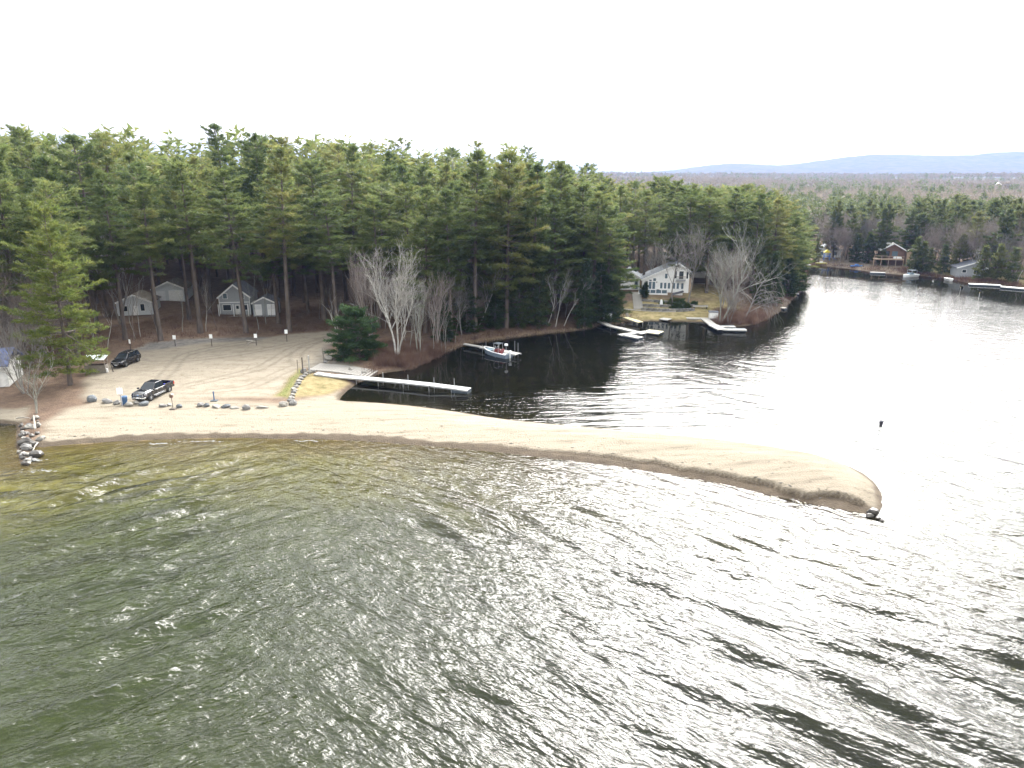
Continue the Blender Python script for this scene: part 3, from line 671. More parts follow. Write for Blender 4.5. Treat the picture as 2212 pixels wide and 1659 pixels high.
# ---------------------------------------------------------------- prototypes
tall = [pine_meshes(100 + i, 28, cb, Rm, 0.70, 1.0, 12, ragged=rg, shape=sh, plume=pl) for i, (cb, Rm, rg, sh, pl) in enumerate(
    [(0.42, 4.4, .22, .62, 1.0), (0.50, 4.0, .30, .55, 1.2), (0.38, 4.7, .25, .70, 1.0), (0.46, 3.8, .35, .50, 1.2), (0.34, 4.6, .22, .72, 1.0), (0.55, 4.3, .32, .45, 1.3), (0.40, 4.2, .30, .6, .9), (0.44, 5.0, .30, .38, 1.2), (0.36, 5.2, .35, .48, 1.0), (0.5, 4.8, .38, .40, 1.1)])]
edge = [pine_meshes(200 + i, 25, cb, Rm, 0.66, 1.05, 12, ragged=.28, shape=sh) for i, (cb, Rm, sh) in enumerate([(0.16, 4.8, .6), (0.22, 5.2, .5), (0.12, 4.5, .7), (0.2, 5.4, .45)])]
sparse = [pine_meshes(300 + i, 28, 0.5, 4.0, 1.0, 0.95, 12, (0.40, 0.085), ragged=.4, shape=.45, plume=.8, barkm="bark_pine_grey") for i in range(5)]
hemlock = [pine_meshes(400 + i, 14, 0.03, Rm, 0.42, 1.2, 7, (0.42, 0.16), "needles_dark", ragged=.15, shape=.85) for i, Rm in enumerate([3.4, 2.8, 3.8])]
farpine = [pine_meshes(500 + i, 18, cb, 3.9, 0.95, 0.8, 6, (0.75, 0.30), "needles_far", ragged=.3, shape=.5) for i, cb in enumerate([0.25, 0.35, 0.15, 0.3])]
farcedar = [pine_meshes(520 + i, 9, 0.04, 2.3, 0.6, 0.9, 6, (0.6, 0.25), "needles_far", ragged=.3, shape=.6) for i in range(2)]
hard = [bare_meshes(600 + i, 14, st, .55, 4, .13, kids=(9, 7, 6), mat=mt, base_spread=.18) for i, (st, mt) in enumerate([(1, "bark_grey"), (2, "bark_grey"), (3, "bark_pink"), (1, "bark_brown"), (4, "bark_pink"), (2, "bark_pink")])]
birch = [bare_meshes(700 + i, 13, 1, .42, 4, .12, kids=(6, 5, 4), mat="bark_birch", first=.45) for i in range(3)]
sapling = [bare_meshes(720 + i, 9, 1, .35, 3, .055, kids=(5, 3), mat=mt, first=.5) for i, mt in enumerate(["bark_birch", "bark_grey", "bark_lichen", "bark_brown"])]

# ---------------------------------------------------------------- individually recognisable trees
def top_h(p, yd): return zrow(p[1], yd) - p[2]       # height that puts the tip at row yd
p = GP(152, 832)
plant("pine_tree", pine_meshes(11, 25, 0.09, 6.6, .62, 1.15, 8, mat="needles_bright", ragged=.3, shape=.55), "broad bright green pine with low drooping branches beside the plank booth", "pine tree", p, top_h(p, 452) / 25)
p = GP(778, 773)
plant("pine_tree", pine_meshes(12, 8, 0.04, 4.6, .34, 1.7, 9, (.42, .13), "needles_young", ragged=.12, shape=.55), "low round bushy young pine at the head of the boat ramp", "pine tree", p, 1.0)
p = GP(858, 776)
plant("birch_tree", bare_meshes(13, 17.5, 3, .42, 5, .20, kids=(8, 6, 4, 3), mat="bark_birch", first=.25, base_spread=.16), "big pale forked bare tree on the shore behind the long dock", "bare tree", p, 1.0)
p = GP(905, 768)
plant("bare_tree", bare_meshes(14, 13, 2, .45, 4, .12, kids=(6, 5, 4), mat="bark_lichen", base_spread=.12), "slender grey tree just beside the big pale forked tree", "bare tree", p, 1.0)
p = GP(800, 728)
plant("bare_tree", bare_meshes(15, 15, 6, .32, 4, .13, kids=(8, 6, 4), mat="bark_pink", base_spread=.22, upw=.6), "pinkish broom-shaped bare tree behind the round young pine", "bare tree", p, 1.0)
p = GP(738, 738)
plant("birch_tree", bare_meshes(16, 8, 3, .35, 3, .10, kids=(4, 3), mat="bark_birch", base_spread=.35), "three thin splayed birch stems beside the round young pine", "birch tree", p, 1.0)
p = GP(945, 745)
plant("bare_tree", bare_meshes(17, 12.5, 5, .35, 4, .12, kids=(6, 5, 4), mat="bark_pink", base_spread=.14, upw=.5), "clump of upright pinkish stems above the brown shore brush", "bare tree", p, 1.0)
for k, (xb, yb, xt, yt, sd_, dens, lab) in enumerate([
    (1030, 712, 1088, 571, 18, 5, "white birch leaning right over the small dock with the motorboat"),
    (986, 700, 1052, 560, 19, 4, "thin grey birch with a curved leaning trunk left of the white leaning birch"),
    (1052, 705, 1078, 600, 20, 3, "short straight white stem right behind the leaning white birch"),
    (1182, 704, 1210, 590, 21, 4, "white forked snag leaning over the dark water between two hemlocks"),
    (1200, 706, 1252, 585, 22, 5, "long thin leaning birch nearest the storage box on stilts"),
    (1218, 704, 1262, 600, 23, 4, "second slanting pale stem beside the long thin leaning birch")]):
    p = GP(xb, yb); q = np.array([(xt - xb) / FPX * p[1] / CP, 0, top_h(p, yt)]); H = float(np.linalg.norm(q))
    plant("birch_tree", bare_meshes(sd_, H, 1, .42, 4, .10, lean=(q[0] / q[2], 0.05), kids=(dens, 4, 4), mat="bark_birch" if k != 1 else "bark_lichen", first=.45), lab, "birch tree", p, 1.0, 0.0)
p = GP(75, 893)
plant("bare_tree", bare_meshes(24, 8.2, 2, .6, 4, .11, kids=(5, 5, 3), mat="bark_lichen", base_spread=.22, lean=(-.05, 0)), "small lichen-grey tree on the corner of the beach by the rock pile", "bare tree", p, 1.0, 0.4)
for k, (xb, yb, yt, st, lab) in enumerate([(104, 770, 470, 5, "tall many-stemmed grey tree left of the broad green pine"), (40, 800, 560, 4, "grey brushy tree behind the blue-roofed building"),
                                          (20, 760, 520, 3, "tall twiggy tree at the edge of the picture above the blue roof"), (262, 700, 470, 3, "tall bare tree behind the broad green pine, near the shuttered cabin"),
                                          (55, 850, 690, 5, "low tangle of grey stems against the pale wall of the blue-roofed building")]):
    p = GP(xb, yb); h = top_h(p, yt)
    plant("bare_tree", bare_meshes(40 + k, h, st, .42, 4, .011 * h, kids=(7, 6, 4), mat=["bark_grey", "bark_brown", "bark_pink", "bark_grey", "bark_grey"][k], base_spread=.28), lab, "bare tree", p, 1.0)
p = GP(232, 752); 
plant("birch_tree", bare_meshes(46, 8.6, 1, .3, 3, .075, lean=(.32, 0), kids=(4, 3), mat="bark_birch", first=.6), "thin white birch leaning between the broad pine and the cabin", "birch tree", p, 1.0, 0.0)
p = GP(445, 716)
plant("birch_tree", bare_meshes(47, 10, 1, .25, 3, .075, lean=(-.03, 0), kids=(4, 3), mat="bark_birch", first=.6), "crooked white birch sapling left of the grey gabled house", "birch tree", p, 1.0, 0.0)
# round the white house
for k, (xb, yb, yt, dx, st, mt, lab) in enumerate([
    (1454, 662, 492, -26, 1, "bark_grey", "leaning bare trunk right in front of the white house"),
    (1484, 664, 470, 22, 1, "bark_grey", "tall grey tree at the right corner of the white house"),
    (1556, 698, 480, 40, 2, "bark_lichen", "largest spreading bare tree beside the white box on the lawn"),
    (1574, 700, 610, 14, 3, "bark_grey", "short thin stems at the foot of the largest spreading tree"),
    (1438, 612, 500, -20, 1, "bark_birch", "pale thin trunk rising behind the roof of the white house"),
    (1412, 606, 520, -8, 1, "bark_birch", "pale forked stem behind the white house wing")]):
    p = GP(xb, yb) if k < 4 else np.array([*G(xb, yb, 5)[:2], 0]); p[2] = gz(p[0], p[1]); h = top_h(p, yt)
    plant("bare_tree", bare_meshes(60 + k, h, st, .5, 4, .0105 * h, lean=(dx / 170, 0), kids=(9, 7, 5), mat=mt, base_spread=.2, first=.4), lab, "bare tree", p, 1.0, 0.0)
p = GP(1606, 692)
plant("bare_tree", bare_meshes(68, 11.5, 1, .6, 4, .17, lean=(.42, 0), kids=(16, 7, 5), mat="bark_grey", droop=.9, upw=-.15, first=.2), "grey weeping tree drooping over the water at the point", "bare tree", p, 1.0, 0.0)
for k, (xb, yb, yt, sx, lab) in enumerate([(1393, 642, 607, .62, "dark clipped cone-shaped evergreen beside the deck of the white house"), (1368, 616, 577, .8, "dark clipped evergreen by the blue door of the white house wing")]):
    p = GP(xb, yb + 3); h = top_h(p, yt)
    plant("clipped_evergreen_tree", pine_meshes(80 + k, 4.2, .12, 1.15, .14, 3.2, 8, (.18, .09), "needles_dark", ragged=.04, shape=.75, plume=.5), lab, "evergreen shrub", p, h / 4.2)
# dark hemlocks on the shore
for k, (xb, yb, yt, s, lab) in enumerate([
    (1122, 706, 540, 1.25, "dark dense hemlock behind the motorboat dock, widest of the shore hemlocks"), (1165, 704, 560, 1.0, "narrow dark hemlock between the white snags on the shore"),
    (1296, 698, 560, 1.1, "dark hemlock just behind the storage box on stilts"), (1322, 690, 590, 1.0, "dark hemlock at the edge of the lawn nearest the stone steps"),
    (1262, 706, 560, 1.0, "dark hemlock with its skirts over the water, left of the storage box"), (1010, 716, 600, .9, "low dark hemlock above the straw-coloured shore grass"),
    (1070, 708, 620, .95, "squat dark hemlock under the leaning white birch"), (1306, 680, 550, 1.0, "tall dark hemlock close behind the lawn edge hemlock"), (960, 735, 640, .7, "small dark hemlock beside the clump of pinkish stems"),
    (1700, 640, 560, 1.0, "dark hemlock at the tip of the wooded point"), (1668, 655, 545, 1.0, "dark hemlock just left of the tip of the wooded point"), (1722, 628, 555, .8, "last dark hemlock leaning out at the narrows"),
    (1640, 655, 560, .9, "dark hemlock behind the grey weeping tree")]):
    p = GP(xb, yb); h = top_h(p, yt)
    plant("hemlock_tree", hemlock[k % 3], lab, "hemlock tree", p, h / 14, sxy=s * 14 / h * .95)

# ---------------------------------------------------------------- the pine wood behind the lot and along the bay
SKY_X = [0, 40, 90, 140, 180, 240, 280, 335, 380, 430, 510, 560, 610, 660, 740, 800, 880, 930, 970, 1030, 1110, 1180, 1240, 1310, 1340, 1380, 1440, 1500, 1540, 1610, 1680, 1730, 1760]
SKY_Y = [285, 272, 284, 300, 270, 272, 268, 270, 296, 284, 268, 292, 304, 285, 286, 312, 296, 335, 318, 324, 306, 348, 354, 392, 404, 398, 386, 402, 408, 404, 424, 462, 500]
def blocked(x, y, z):                                # keep house sites, the lawn and the drive clear
    for cx, cy, rr in CLEAR:
        if (x - cx) ** 2 + (y - cy) ** 2 < rr * rr: return True
    return False
CLEAR = []
for xd, yd, rr in [(520, 690, 6.5), (555, 690, 5.5), (360, 655, 5.5), (290, 690, 6), (430, 545, 5), (1440, 642, 10), (1400, 650, 7), (1480, 650, 8), (1380, 612, 6), (1440, 672, 9), (1400, 675, 7), (1520, 670, 7), (1510, 610, 6), (1350, 680, 4.5), (1362, 662, 6), (1358, 645, 6), (10, 830, 9), (740, 722, 4), (720, 735, 4),
                   (520, 705, 4), (360, 670, 4), (430, 560, 4)]:
    q = GP(xd, yd); CLEAR.append((q[0], q[1], rr))
LOT_W = np.array(g2(LOT_PIX)); ISL_W = np.array(g2([(598, 872), (640, 805), (770, 820), (740, 870)]))
rng = random.Random(77); cand = []
FRONT = [(-110, 92), (-75, 100), (-66, 110), (-58, 122), (-45, 126.5), (-20, 131), (-12, 126), (0, 134), (10, 139), (30, 146), (40, 160), (60, 168), (72, 175), (90, 206), (96, 232)]
fx_, fy_ = zip(*FRONT)
for _ in range(26000):
    x = rng.uniform(-190, 97); y = np.interp(x, fx_, fy_) + 115 * rng.random() ** 1.5
    if x > 40 and y > 245: continue
    cand.append((x, y))
CN = np.array(cand); ch, csd, _ = height(CN[:, 0], CN[:, 1]); inlot = inside(CN[:, 0], CN[:, 1], LOT_W)
placed = []; cell = {}
for (x, y), z, s, il in zip(cand, ch, csd, inlot):
    if s < 2.5 or il or blocked(x, y, z): continue
    xd, yd = proj((x, y, z + 22))
    if xd < -90 or xd > 1765: continue
    dfront = y - np.interp(x, fx_, fy_)
    ms = (7.4 if -80 < x < -12 else 5.0) if dfront < 20 else 5.8
    key = (int(x // 6), int(y // 6)); ok = True
    for i in (-1, 0, 1):
        for j in (-1, 0, 1):
            for q in cell.get((key[0] + i, key[1] + j), ()):
                if (q[0] - x) ** 2 + (q[1] - y) ** 2 < ms * ms: ok = False
    if not ok: continue
    if len(placed) > 1100: break
    cell.setdefault(key, []).append((x, y)); placed.append((x, y, z, s, dfront))
placed.sort(key=lambda q: q[4])
zone_labels = {
    "lot": ("tall white pine with a bare lower trunk in the wood behind the parking lot", "pines behind the parking lot"),
    "bay": ("tall full-crowned pine in the wooded bank along the bay", "pines along the bay"),
    "house": ("tall pine in the grove around and behind the white house", "pines round the white house"),
    "sky": ("ragged pine whose thin top stands out against the sky", "ragged skyline pines")}
n_ind = 0; mass = []; FRONTROW = []; LABEL_ROWS = {}
for x, y, z, s, df in placed:
    xd0, _ = proj((x, y, z + 20)); ytop = np.interp(xd0, SKY_X, SKY_Y)
    h = rng.uniform(23, 30) + (2.5 if rng.random() < .15 else 0)
    hmax = zrow(y, ytop - 6) - z
    ragged_ = False
    if x > 12: h *= 0.86
    if h > hmax: h = hmax - rng.uniform(0, 3.5); 
    elif df > 28 and h > hmax - 3 and rng.random() < .35: ragged_ = True; h = hmax + rng.uniform(-1, 1.2)
    if df > 35 and rng.random() < .2 and h < hmax - 4: h = hmax - rng.uniform(0, 4)
    if h < 9: continue
    if n_ind >= 195 and not ragged_: mass.append((x, y, z, h)); continue
    if n_ind >= 208: mass.append((x, y, z, h)); continue
    zone = "sky" if ragged_ else "house" if x > 22 else "bay" if x > -16 else "lot"
    shore_edge = (x > -16 and s < 16) or (x > 22 and df < 10)
    ms = rng.choice(sparse) if ragged_ else rng.choice(edge) if shore_edge and rng.random() < .75 else rng.choice(tall)
    lab = zone_labels[zone][0]
    if zone == "lot" and df < 18 and -76 < x < -10: pass
    base = 25 if ms in edge else 28
    k = h / base
    plant("pine_tree", ms, zone_labels[zone][0], "pine tree", (x, y, z), k, None, zone_labels[zone][1], sxy=min(1.5, (1.02 + .28 * rng.random()) / k ** .55)); n_ind += 1
    o_ = PLANTED[-1]
    if zone == "lot" and df < 18 and -76 < x < -10: LABEL_ROWS.setdefault("lot", []).append((xd0, o_))
    elif zone == "bay" and s < 13: LABEL_ROWS.setdefault("bay", []).append((xd0, o_))
    elif zone == "sky": LABEL_ROWS.setdefault("sky", []).append((xd0, o_))
# the deep interior of the wood reads as one mass: light copies joined into one object
def merge(name, items, V0, F0, mat, label, cat=None, seed=1):
    r = np.random.RandomState(seed); VL, FL = [], []; n = 0
    for x, y, z, h, wd_ in items:
        k = r.randint(len(V0)); V, F = V0[k], F0[k]; c, s = math.cos(a_ := r.rand() * 6.283), math.sin(a_)
        W = np.stack([(V[:, 0] * c - V[:, 1] * s) * wd_ + x, (V[:, 0] * s + V[:, 1] * c) * wd_ + y, V[:, 2] * h + z], -1)
        VL.append(W); FL.append(F + n); n += len(V)
    o = link(name, mesh_np(name, np.vstack(VL), np.vstack(FL), MATS[mat])); tag(o, label, cat, kind="stuff"); return o
def light_tree(seed, n, kind):                       # unit-height crown of n blades
    r = np.random.RandomState(seed)
    if kind == "pine":
        lay = np.floor(r.rand(n) * 9) / 9; t = 0.22 + 0.78 * np.clip(lay + .05 * r.randn(n), 0, 1); rad = 0.19 * (1 - (t - .22) / .80) ** .55 * np.sqrt(r.rand(n)) * (0.7 + .6 * r.rand(n)); th = r.rand(n) * 6.283
        P = np.stack([rad * np.cos(th), rad * np.sin(th), t], -1); D = unit(np.stack([np.cos(th), np.sin(th), .35 + 0 * th], -1) + .5 * r.randn(n, 3)); L, Wd = 0.075, 0.034
    else:
        v = unit(r.randn(n, 3)); rr = r.rand(n) ** .4; P = v * rr[:, None] * [.26, .26, .36] + [0, 0, .62]; D = unit(v * [1, 1, .6] + [0, 0, .7] + .5 * r.randn(n, 3)); L, Wd = 0.14, 0.022
    k = (300.0 / n) ** .5
    return blades_np(P, D, L * k, Wd * k, r)
def protos(kind, n, m): 
    q = [light_tree(900 + i + (50 if kind == "pine" else 0) + n, n, kind) for i in range(m)]; return [a[0] for a in q], [a[1] for a in q]
if mass:
    pv, pf = protos("pine", 520, 5)
    merge("deep_forest", [(x, y, z, h, h * 1.15) for x, y, z, h in mass], pv, pf, "needles_pine", "dark interior of the pine wood seen between the front trees")
    A_, B_, r1, r2 = [], [], [], []
    for x, y, z, h in mass: A_.append((x, y, z - .3)); B_.append((x, y, z + h * .9)); r1.append(.30); r2.append(.06)
    V, F = tubes_np(A_, B_, r1, r2, 5); tag(link("deep_forest_trunks", mesh_np("deep_forest_trunks", V, F, MATS["bark_pine"], True)), "bare trunks deep inside the pine wood", kind="stuff")
ORD = "first second third fourth fifth sixth seventh eighth ninth tenth eleventh twelfth thirteenth fourteenth fifteenth sixteenth seventeenth eighteenth nineteenth twentieth".split()
for zn, tmpl in (("lot", "tall front-row pine behind the lot, {} trunk counting from the broad green pine"), ("bay", "pine standing at the water's edge of the bay, {} counting from the boat ramp"), ("sky", "ragged pine with a thin top against the sky, {} from the left")):
    for i, (_, o_) in enumerate(sorted(LABEL_ROWS.get(zn, []), key=lambda q: q[0])):
        if i < len(ORD): o_["label"] = tmpl.format(ORD[i])
print({k: len(v) for k, v in LABEL_ROWS.items()})
print("pines", n_ind, "mass", len(mass))

# saplings and hardwoods standing in the brown understory behind the lot
rs = random.Random(31)
sap_labels = ("thin bare sapling on the brown slope behind the parking lot", "saplings behind the parking lot")
cnt = 0
while cnt < 46:
    x = rs.uniform(-98, -8); y = np.interp(x, fx_, fy_) + rs.uniform(0, 16); z = gz(x, y)
    if blocked(x, y, z) and rs.random() < .8: continue
    if in_poly(x, y, LOT_W): continue
    plant("sapling_tree", rs.choice(sapling), sap_labels[0], "sapling", (x, y, z), rs.uniform(.6, 1.35), None, sap_labels[1]); cnt += 1
for k in range(16):
    x = rs.uniform(-20, 34); y = np.interp(x, fx_, fy_) + rs.uniform(-2, 5); z = gz(x, y)
    if gz(x, y) < .4 or blocked(x, y, z): continue
    plant("bare_tree", rs.choice(hard), "grey leafless tree among the pines on the bay shore", "bare tree", (x, y, z), rs.uniform(.55, .9), None, "leafless trees on the bay shore")
for xd, yd in [(1415, 600), (1460, 600), (1500, 605), (1530, 610), (1560, 640), (1590, 645), (1405, 585), (1475, 590)]:
    q = G(xd, yd, 4); z = gz(q[0], q[1])
    plant("bare_tree", rs.choice(hard), "grey leafless tree behind the white house", "bare tree", (q[0], q[1], z), rs.uniform(.75, 1.0), None, "leafless trees behind the white house")

for k in range(14):
    q = GP(rs.uniform(835, 990), rs.uniform(738, 768))
    plant("sapling_tree", sapling[k % 3], "wispy pale sapling in the brush on the cove bank behind the long dock", "sapling", q, rs.uniform(.6, 1.05), None, "saplings on the cove bank")
for k in range(9):
    q = GP(rs.uniform(-40, 120), rs.uniform(740, 800))
    plant("bare_tree", hard[k % 6], "grey leafless tree in the tangle around the blue-roofed building", "bare tree", q, rs.uniform(.7, 1.05), None, "leafless trees round the blue-roofed building")
# ---------------------------------------------------------------- the far bank
for k in range(84):
    xd = rs.uniform(1745, 2270); q = G(xd, 592, 2); y = q[1] + 8 + 55 * rs.random() ** .9; 
    yb = np.interp(xd, [1745, 1813, 1883, 1990, 2093, 2212, 2300], [574, 578, 587, 596, 611, 624, 640]); d0 = G(xd, yb)[1]
    y = d0 + rs.uniform(9, 62); x = (xd - 1106) / FPX * y / CP * 0.99; z = gz(x, y); h = rs.uniform(14, 20)
    hm = zrow(y, np.interp(xd, [1745, 1800, 1900, 2000, 2100, 2212], [440, 432, 434, 424, 420, 424]) - rs.uniform(-14, 6)) - z
    h = min(max(h, hm - 3), hm) if y > d0 + 38 else min(h, hm)
    if h < 6: continue
    plant("pine_tree", rs.choice(farpine), "olive green pine in the wood on the far bank", "pine tree", (x, y, z), h / 18, None, "pines on the far bank", sxy=18 / h * rs.uniform(.75, 1.0))
for k in range(84):
    xd = rs.uniform(1755, 2265); yb = np.interp(xd, [1745, 1813, 1883, 1990, 2093, 2212, 2300], [574, 578, 587, 596, 611, 624, 640]); d0 = G(xd, yb)[1]
    y = d0 + rs.uniform(5, 32); x = (xd - 1106) / FPX * y / CP * 0.99; z = gz(x, y)
    if any((x - cx) ** 2 + (y - cy + 6) ** 2 < 30 for cx, cy in [tuple(G(1790, 560, 2)[:2]), tuple(G(1930, 565, 2)[:2]), tuple(G(2088, 585, 2)[:2])]): continue
    plant("bare_tree", rs.choice(hard), "purplish grey leafless tree on the far bank", "bare tree", (x, y, z), rs.uniform(.75, 1.15), None, "leafless trees on the far bank")
for k, (xd, yd, s) in enumerate(sorted([(1848, 566, 1.0), (1872, 568, 1.1), (1762, 566, .9), (1975, 588, 1.15), (1990, 590, 1.0), (2035, 590, .9), (2068, 590, 1.25), (2120, 604, 1.0), (2150, 606, 1.1), (1905, 572, .7), (2005, 588, .8), (2185, 610, 1.0)])):
    q = GP(xd, yd); plant("cedar_tree", farcedar[k % 2], "dark bushy cedar on the far bank, {} counting from the narrows".format(ORD[k]), "cedar tree", q, s, None, "cedars on the far bank")
q = GP(2107, 604); plant("birch_tree", birch[0], "pale forked birch on the far bank beside the grey cottage", "birch tree", q, .75, 0.3)
q = GP(2198, 611); plant("birch_tree", bare_meshes(95, 6.5, 1, .2, 3, .13, kids=(2, 2), mat="bark_birch", first=.8), "straight white trunk on the far bank near the picture edge", "birch tree", q, 1.0)

# ---------------------------------------------------------------- distant woods: one mass
r = np.random.RandomState(8); items_p, items_b, items_p2, items_b2 = [], [], [], []
N1 = 6400
u = r.rand(N1); Yd = 265 + (2600 - 265) * u ** 1.5; xdv = 1180 + r.rand(N1) * 1180
Xd = (xdv - 1106) / FPX * Yd / CP * .975
hz_, sdd, _ = height(Xd, Yd)
dens = vnoise(Xd, Yd, 90, 71) + .6 * vnoise(Xd, Yd, 220, 72)
for x, y, z, s, q, xd in zip(Xd, Yd, hz_, sdd, dens, xdv):
    if s < 30 or (y < 320 and xd > 1745 and y < 300): continue
    h = r.uniform(11, 15.5) if y < 700 else r.uniform(10, 14)
    if r.rand() < (0.55 if y < 400 else 0.20) + q * 1.1: (items_p if y < 700 else items_p2).append((x, y, z, h * r.uniform(.85, 1.15), h * r.uniform(.85, 1.2)))
    else: (items_b if y < 700 else items_b2).append((x, y, z, h * .9, h * r.uniform(1.0, 1.5)))
pv, pf = protos("pine", 230, 5); bv, bf = protos("bare", 260, 5); pv2, pf2 = protos("pine", 46, 5); bv2, bf2 = protos("bare", 56, 5)
merge("evergreen_forest", items_p, pv, pf, "needles_far", "green pines of the wood beyond the far bank", seed=2)
merge("leafless_forest", items_b, bv, bf, "twigs_far", "leafless purplish woods beyond the far bank", seed=3)
merge("distant_evergreen_forest", items_p2, pv2, pf2, "needles_far", "hazy distant evergreens under the mountain", seed=4)
merge("distant_leafless_forest", items_b2, bv2, bf2, "twigs_far", "hazy distant leafless woods under the mountain", seed=5)

# ---------------------------------------------------------------- brush, leaf litter and shore grass
def brush(name, pts, n_per, hgt, spread, mat, label, seed, wd=0.03):
    r = np.random.RandomState(seed); P = np.repeat(np.array(pts), n_per, 0); n = len(P); P = P + np.stack([r.randn(n) * spread, r.randn(n) * spread, np.zeros(n)], -1)
    hh, sd_, _ = height(P[:, 0], P[:, 1]); P[:, 2] = np.maximum(hh, -.05) - .03; D = unit(np.stack([.45 * r.randn(n), .45 * r.randn(n), 1 + 0 * P[:, 0]], -1)); ok = sd_ > -0.7
    V, F = blades_np(P[ok], D[ok], hgt, wd, r); tag(link(name, mesh_np(name, V, F, MATS[mat])), label, kind="stuff")
r = np.random.RandomState(12); pts = []
SB = np.array([tuple(p) for p in spit_back]); bp_ = []
for i in range(len(SB) - 1):
    L_ = np.linalg.norm(SB[i+1] - SB[i]); 
    for _ in range(int(L_ * 3.0) + 1): bp_.append(SB[i] + (SB[i+1] - SB[i]) * r.rand())
bp_ = np.array(bp_); x0 = G(800, 812)[0]
shore = [q for q in bp_ if q[1] > 100 and q[0] > -23 and not (26 < q[0] < 46 and 140 < q[1] < 150)]
pts = [(q[0] + .9 * r.randn() - .3, q[1] + 1.0 + abs(r.randn()) * 1.8, 0) for q in shore if r.rand() < .9]
brush("shore_undergrowth", pts, 26, 0.75, 0.5, "brush_brown", "low brown leafless brush lining the bay shore", 13, .035)
pts = [(q[0], q[1] + .25 + .3 * r.rand(), 0) for q in shore if (q[0] < 25 and q[1] > 118) and r.rand() < .75]
brush("shore_grass", pts, 14, 0.42, 0.3, "brush_straw", "straw coloured dead grass along the waterline of the bay", 14, .035)
pts = []
for _ in range(1500):
    x = r.uniform(-110, 5); y = np.interp(x, fx_, fy_) + r.uniform(-1.5, 26); 
    if not in_poly(x, y, LOT_W): pts.append((x, y, 0))
brush("forest_undergrowth", pts, 26, 0.7, 0.8, "brush_brown", "brown leafless undergrowth on the slope behind the parking lot", 15, .04)
pts = [(*(G(r.uniform(820, 960), r.uniform(758, 796))[:2]), 0) for _ in range(520)] + [(*(G(r.uniform(1545, 1690), r.uniform(684, 703))[:2]), 0) for _ in range(300)]
pts = [q for q in pts if gz(q[0], q[1]) > .03]
brush("bank_undergrowth", pts, 60, 1.5, 0.6, "brush_brown", "dense reddish brown shrubs on the low banks", 16, .035)
pts = [(*(GP(r.uniform(600, 655), r.uniform(808, 870))[:2]), 0) for _ in range(160)]; isl_w = np.array(g2([(597, 870), (612, 845), (640, 812), (650, 806), (655, 813), (634, 838), (622, 870)]))
pts = [q for q in pts if in_poly(q[0], q[1], isl_w)]
brush("verge_grass", pts, 22, 0.16, 0.35, "grass_blades", "short green tufts between the edging stones and the lot", 17, .03)
pts = []
for _ in range(420):
    xd = r.uniform(1750, 2240); yb = np.interp(xd, [1745, 1813, 1883, 1990, 2093, 2212, 2300], [574, 578, 587, 596, 611, 624, 640]); q = G(xd, yb); 
    if 1780 < xd < 1955 and r.rand() < .8: continue
    pts.append((q[0], q[1] + r.uniform(.5, 9), 0))
brush("far_bank_undergrowth", pts, 16, 1.0, 0.9, "brush_brown", "brown brush along the far bank", 18, .09)
# ================================================================ vehicles
def wheel(parent, x, y, r, wd, rimmat):
    s = 1 if y > 0 else -1
    wh = link("wheel", None, parent, (x, y, r)); wh.empty_display_size = .1
    prof = [(r * .62, wd * .5), (r * .93, wd * .5), (r, wd * .36), (r, -wd * .36), (r * .93, -wd * .5), (r * .62, -wd * .5)]
    V, F, n = [], [], 20
    for k in range(n):
        t = 6.28318 * k / n
        for rr, yy in prof: V.append((rr * math.cos(t), yy, rr * math.sin(t)))
    m = len(prof)
    for k in range(n):
        for j in range(m): F.append((k*m+j, k*m+(j+1) % m, ((k+1) % n)*m+(j+1) % m, ((k+1) % n)*m+j))
    MB().add(V, F).build("tyre", MATS["tyre"], wh, smooth=True)
    b = MB(); b.tube([(0, -wd*.42, 0), (0, wd*.40*s if s > 0 else wd*.42, 0)], [r*.63, r*.63], 16)
    b = MB(); b.tube([(0, s*wd*.10, 0), (0, s*wd*.36, 0)], [r*.62, r*.62], 18); b.tube([(0, s*wd*.36, 0), (0, s*wd*.46, 0)], [r*.16, r*.12], 10)
    for k in range(6):
        t = 6.28318 * k / 6; c, q = math.cos(t), math.sin(t)
        b.bar((c*r*.12, s*wd*.41, q*r*.12), (c*r*.58, s*wd*.41, q*r*.58), r*.14, r*.10)
    b.build("rim", MATS[rimmat], wh)
    return wh
def hull_sec(x, hw, zb, zt, rd=.10, tuck=.06):
    return [(x, -hw+tuck, zb), (x, -hw, zb+.18), (x, -hw, zt-rd), (x, -hw+rd*.5, zt-rd*.25), (x, -hw+rd*1.6, zt), (x, hw-rd*1.6, zt), (x, hw-rd*.5, zt-rd*.25), (x, hw, zt-rd), (x, hw, zb+.18), (x, hw-tuck, zb)]
def cabin_quads(x0, x1, w0, z0, x2, x3, w1, z1):
    B = [(x0,-w0,z0),(x1,-w0,z0),(x1,w0,z0),(x0,w0,z0)]; T = [(x2,-w1,z1),(x3,-w1,z1),(x3,w1,z1),(x2,w1,z1)]
    return B, T, dict(right=(B[0], B[1], T[1], T[0]), front=(B[1], B[2], T[2], T[1]), left=(B[2], B[3], T[3], T[2]), rear=(B[3], B[0], T[0], T[3]))

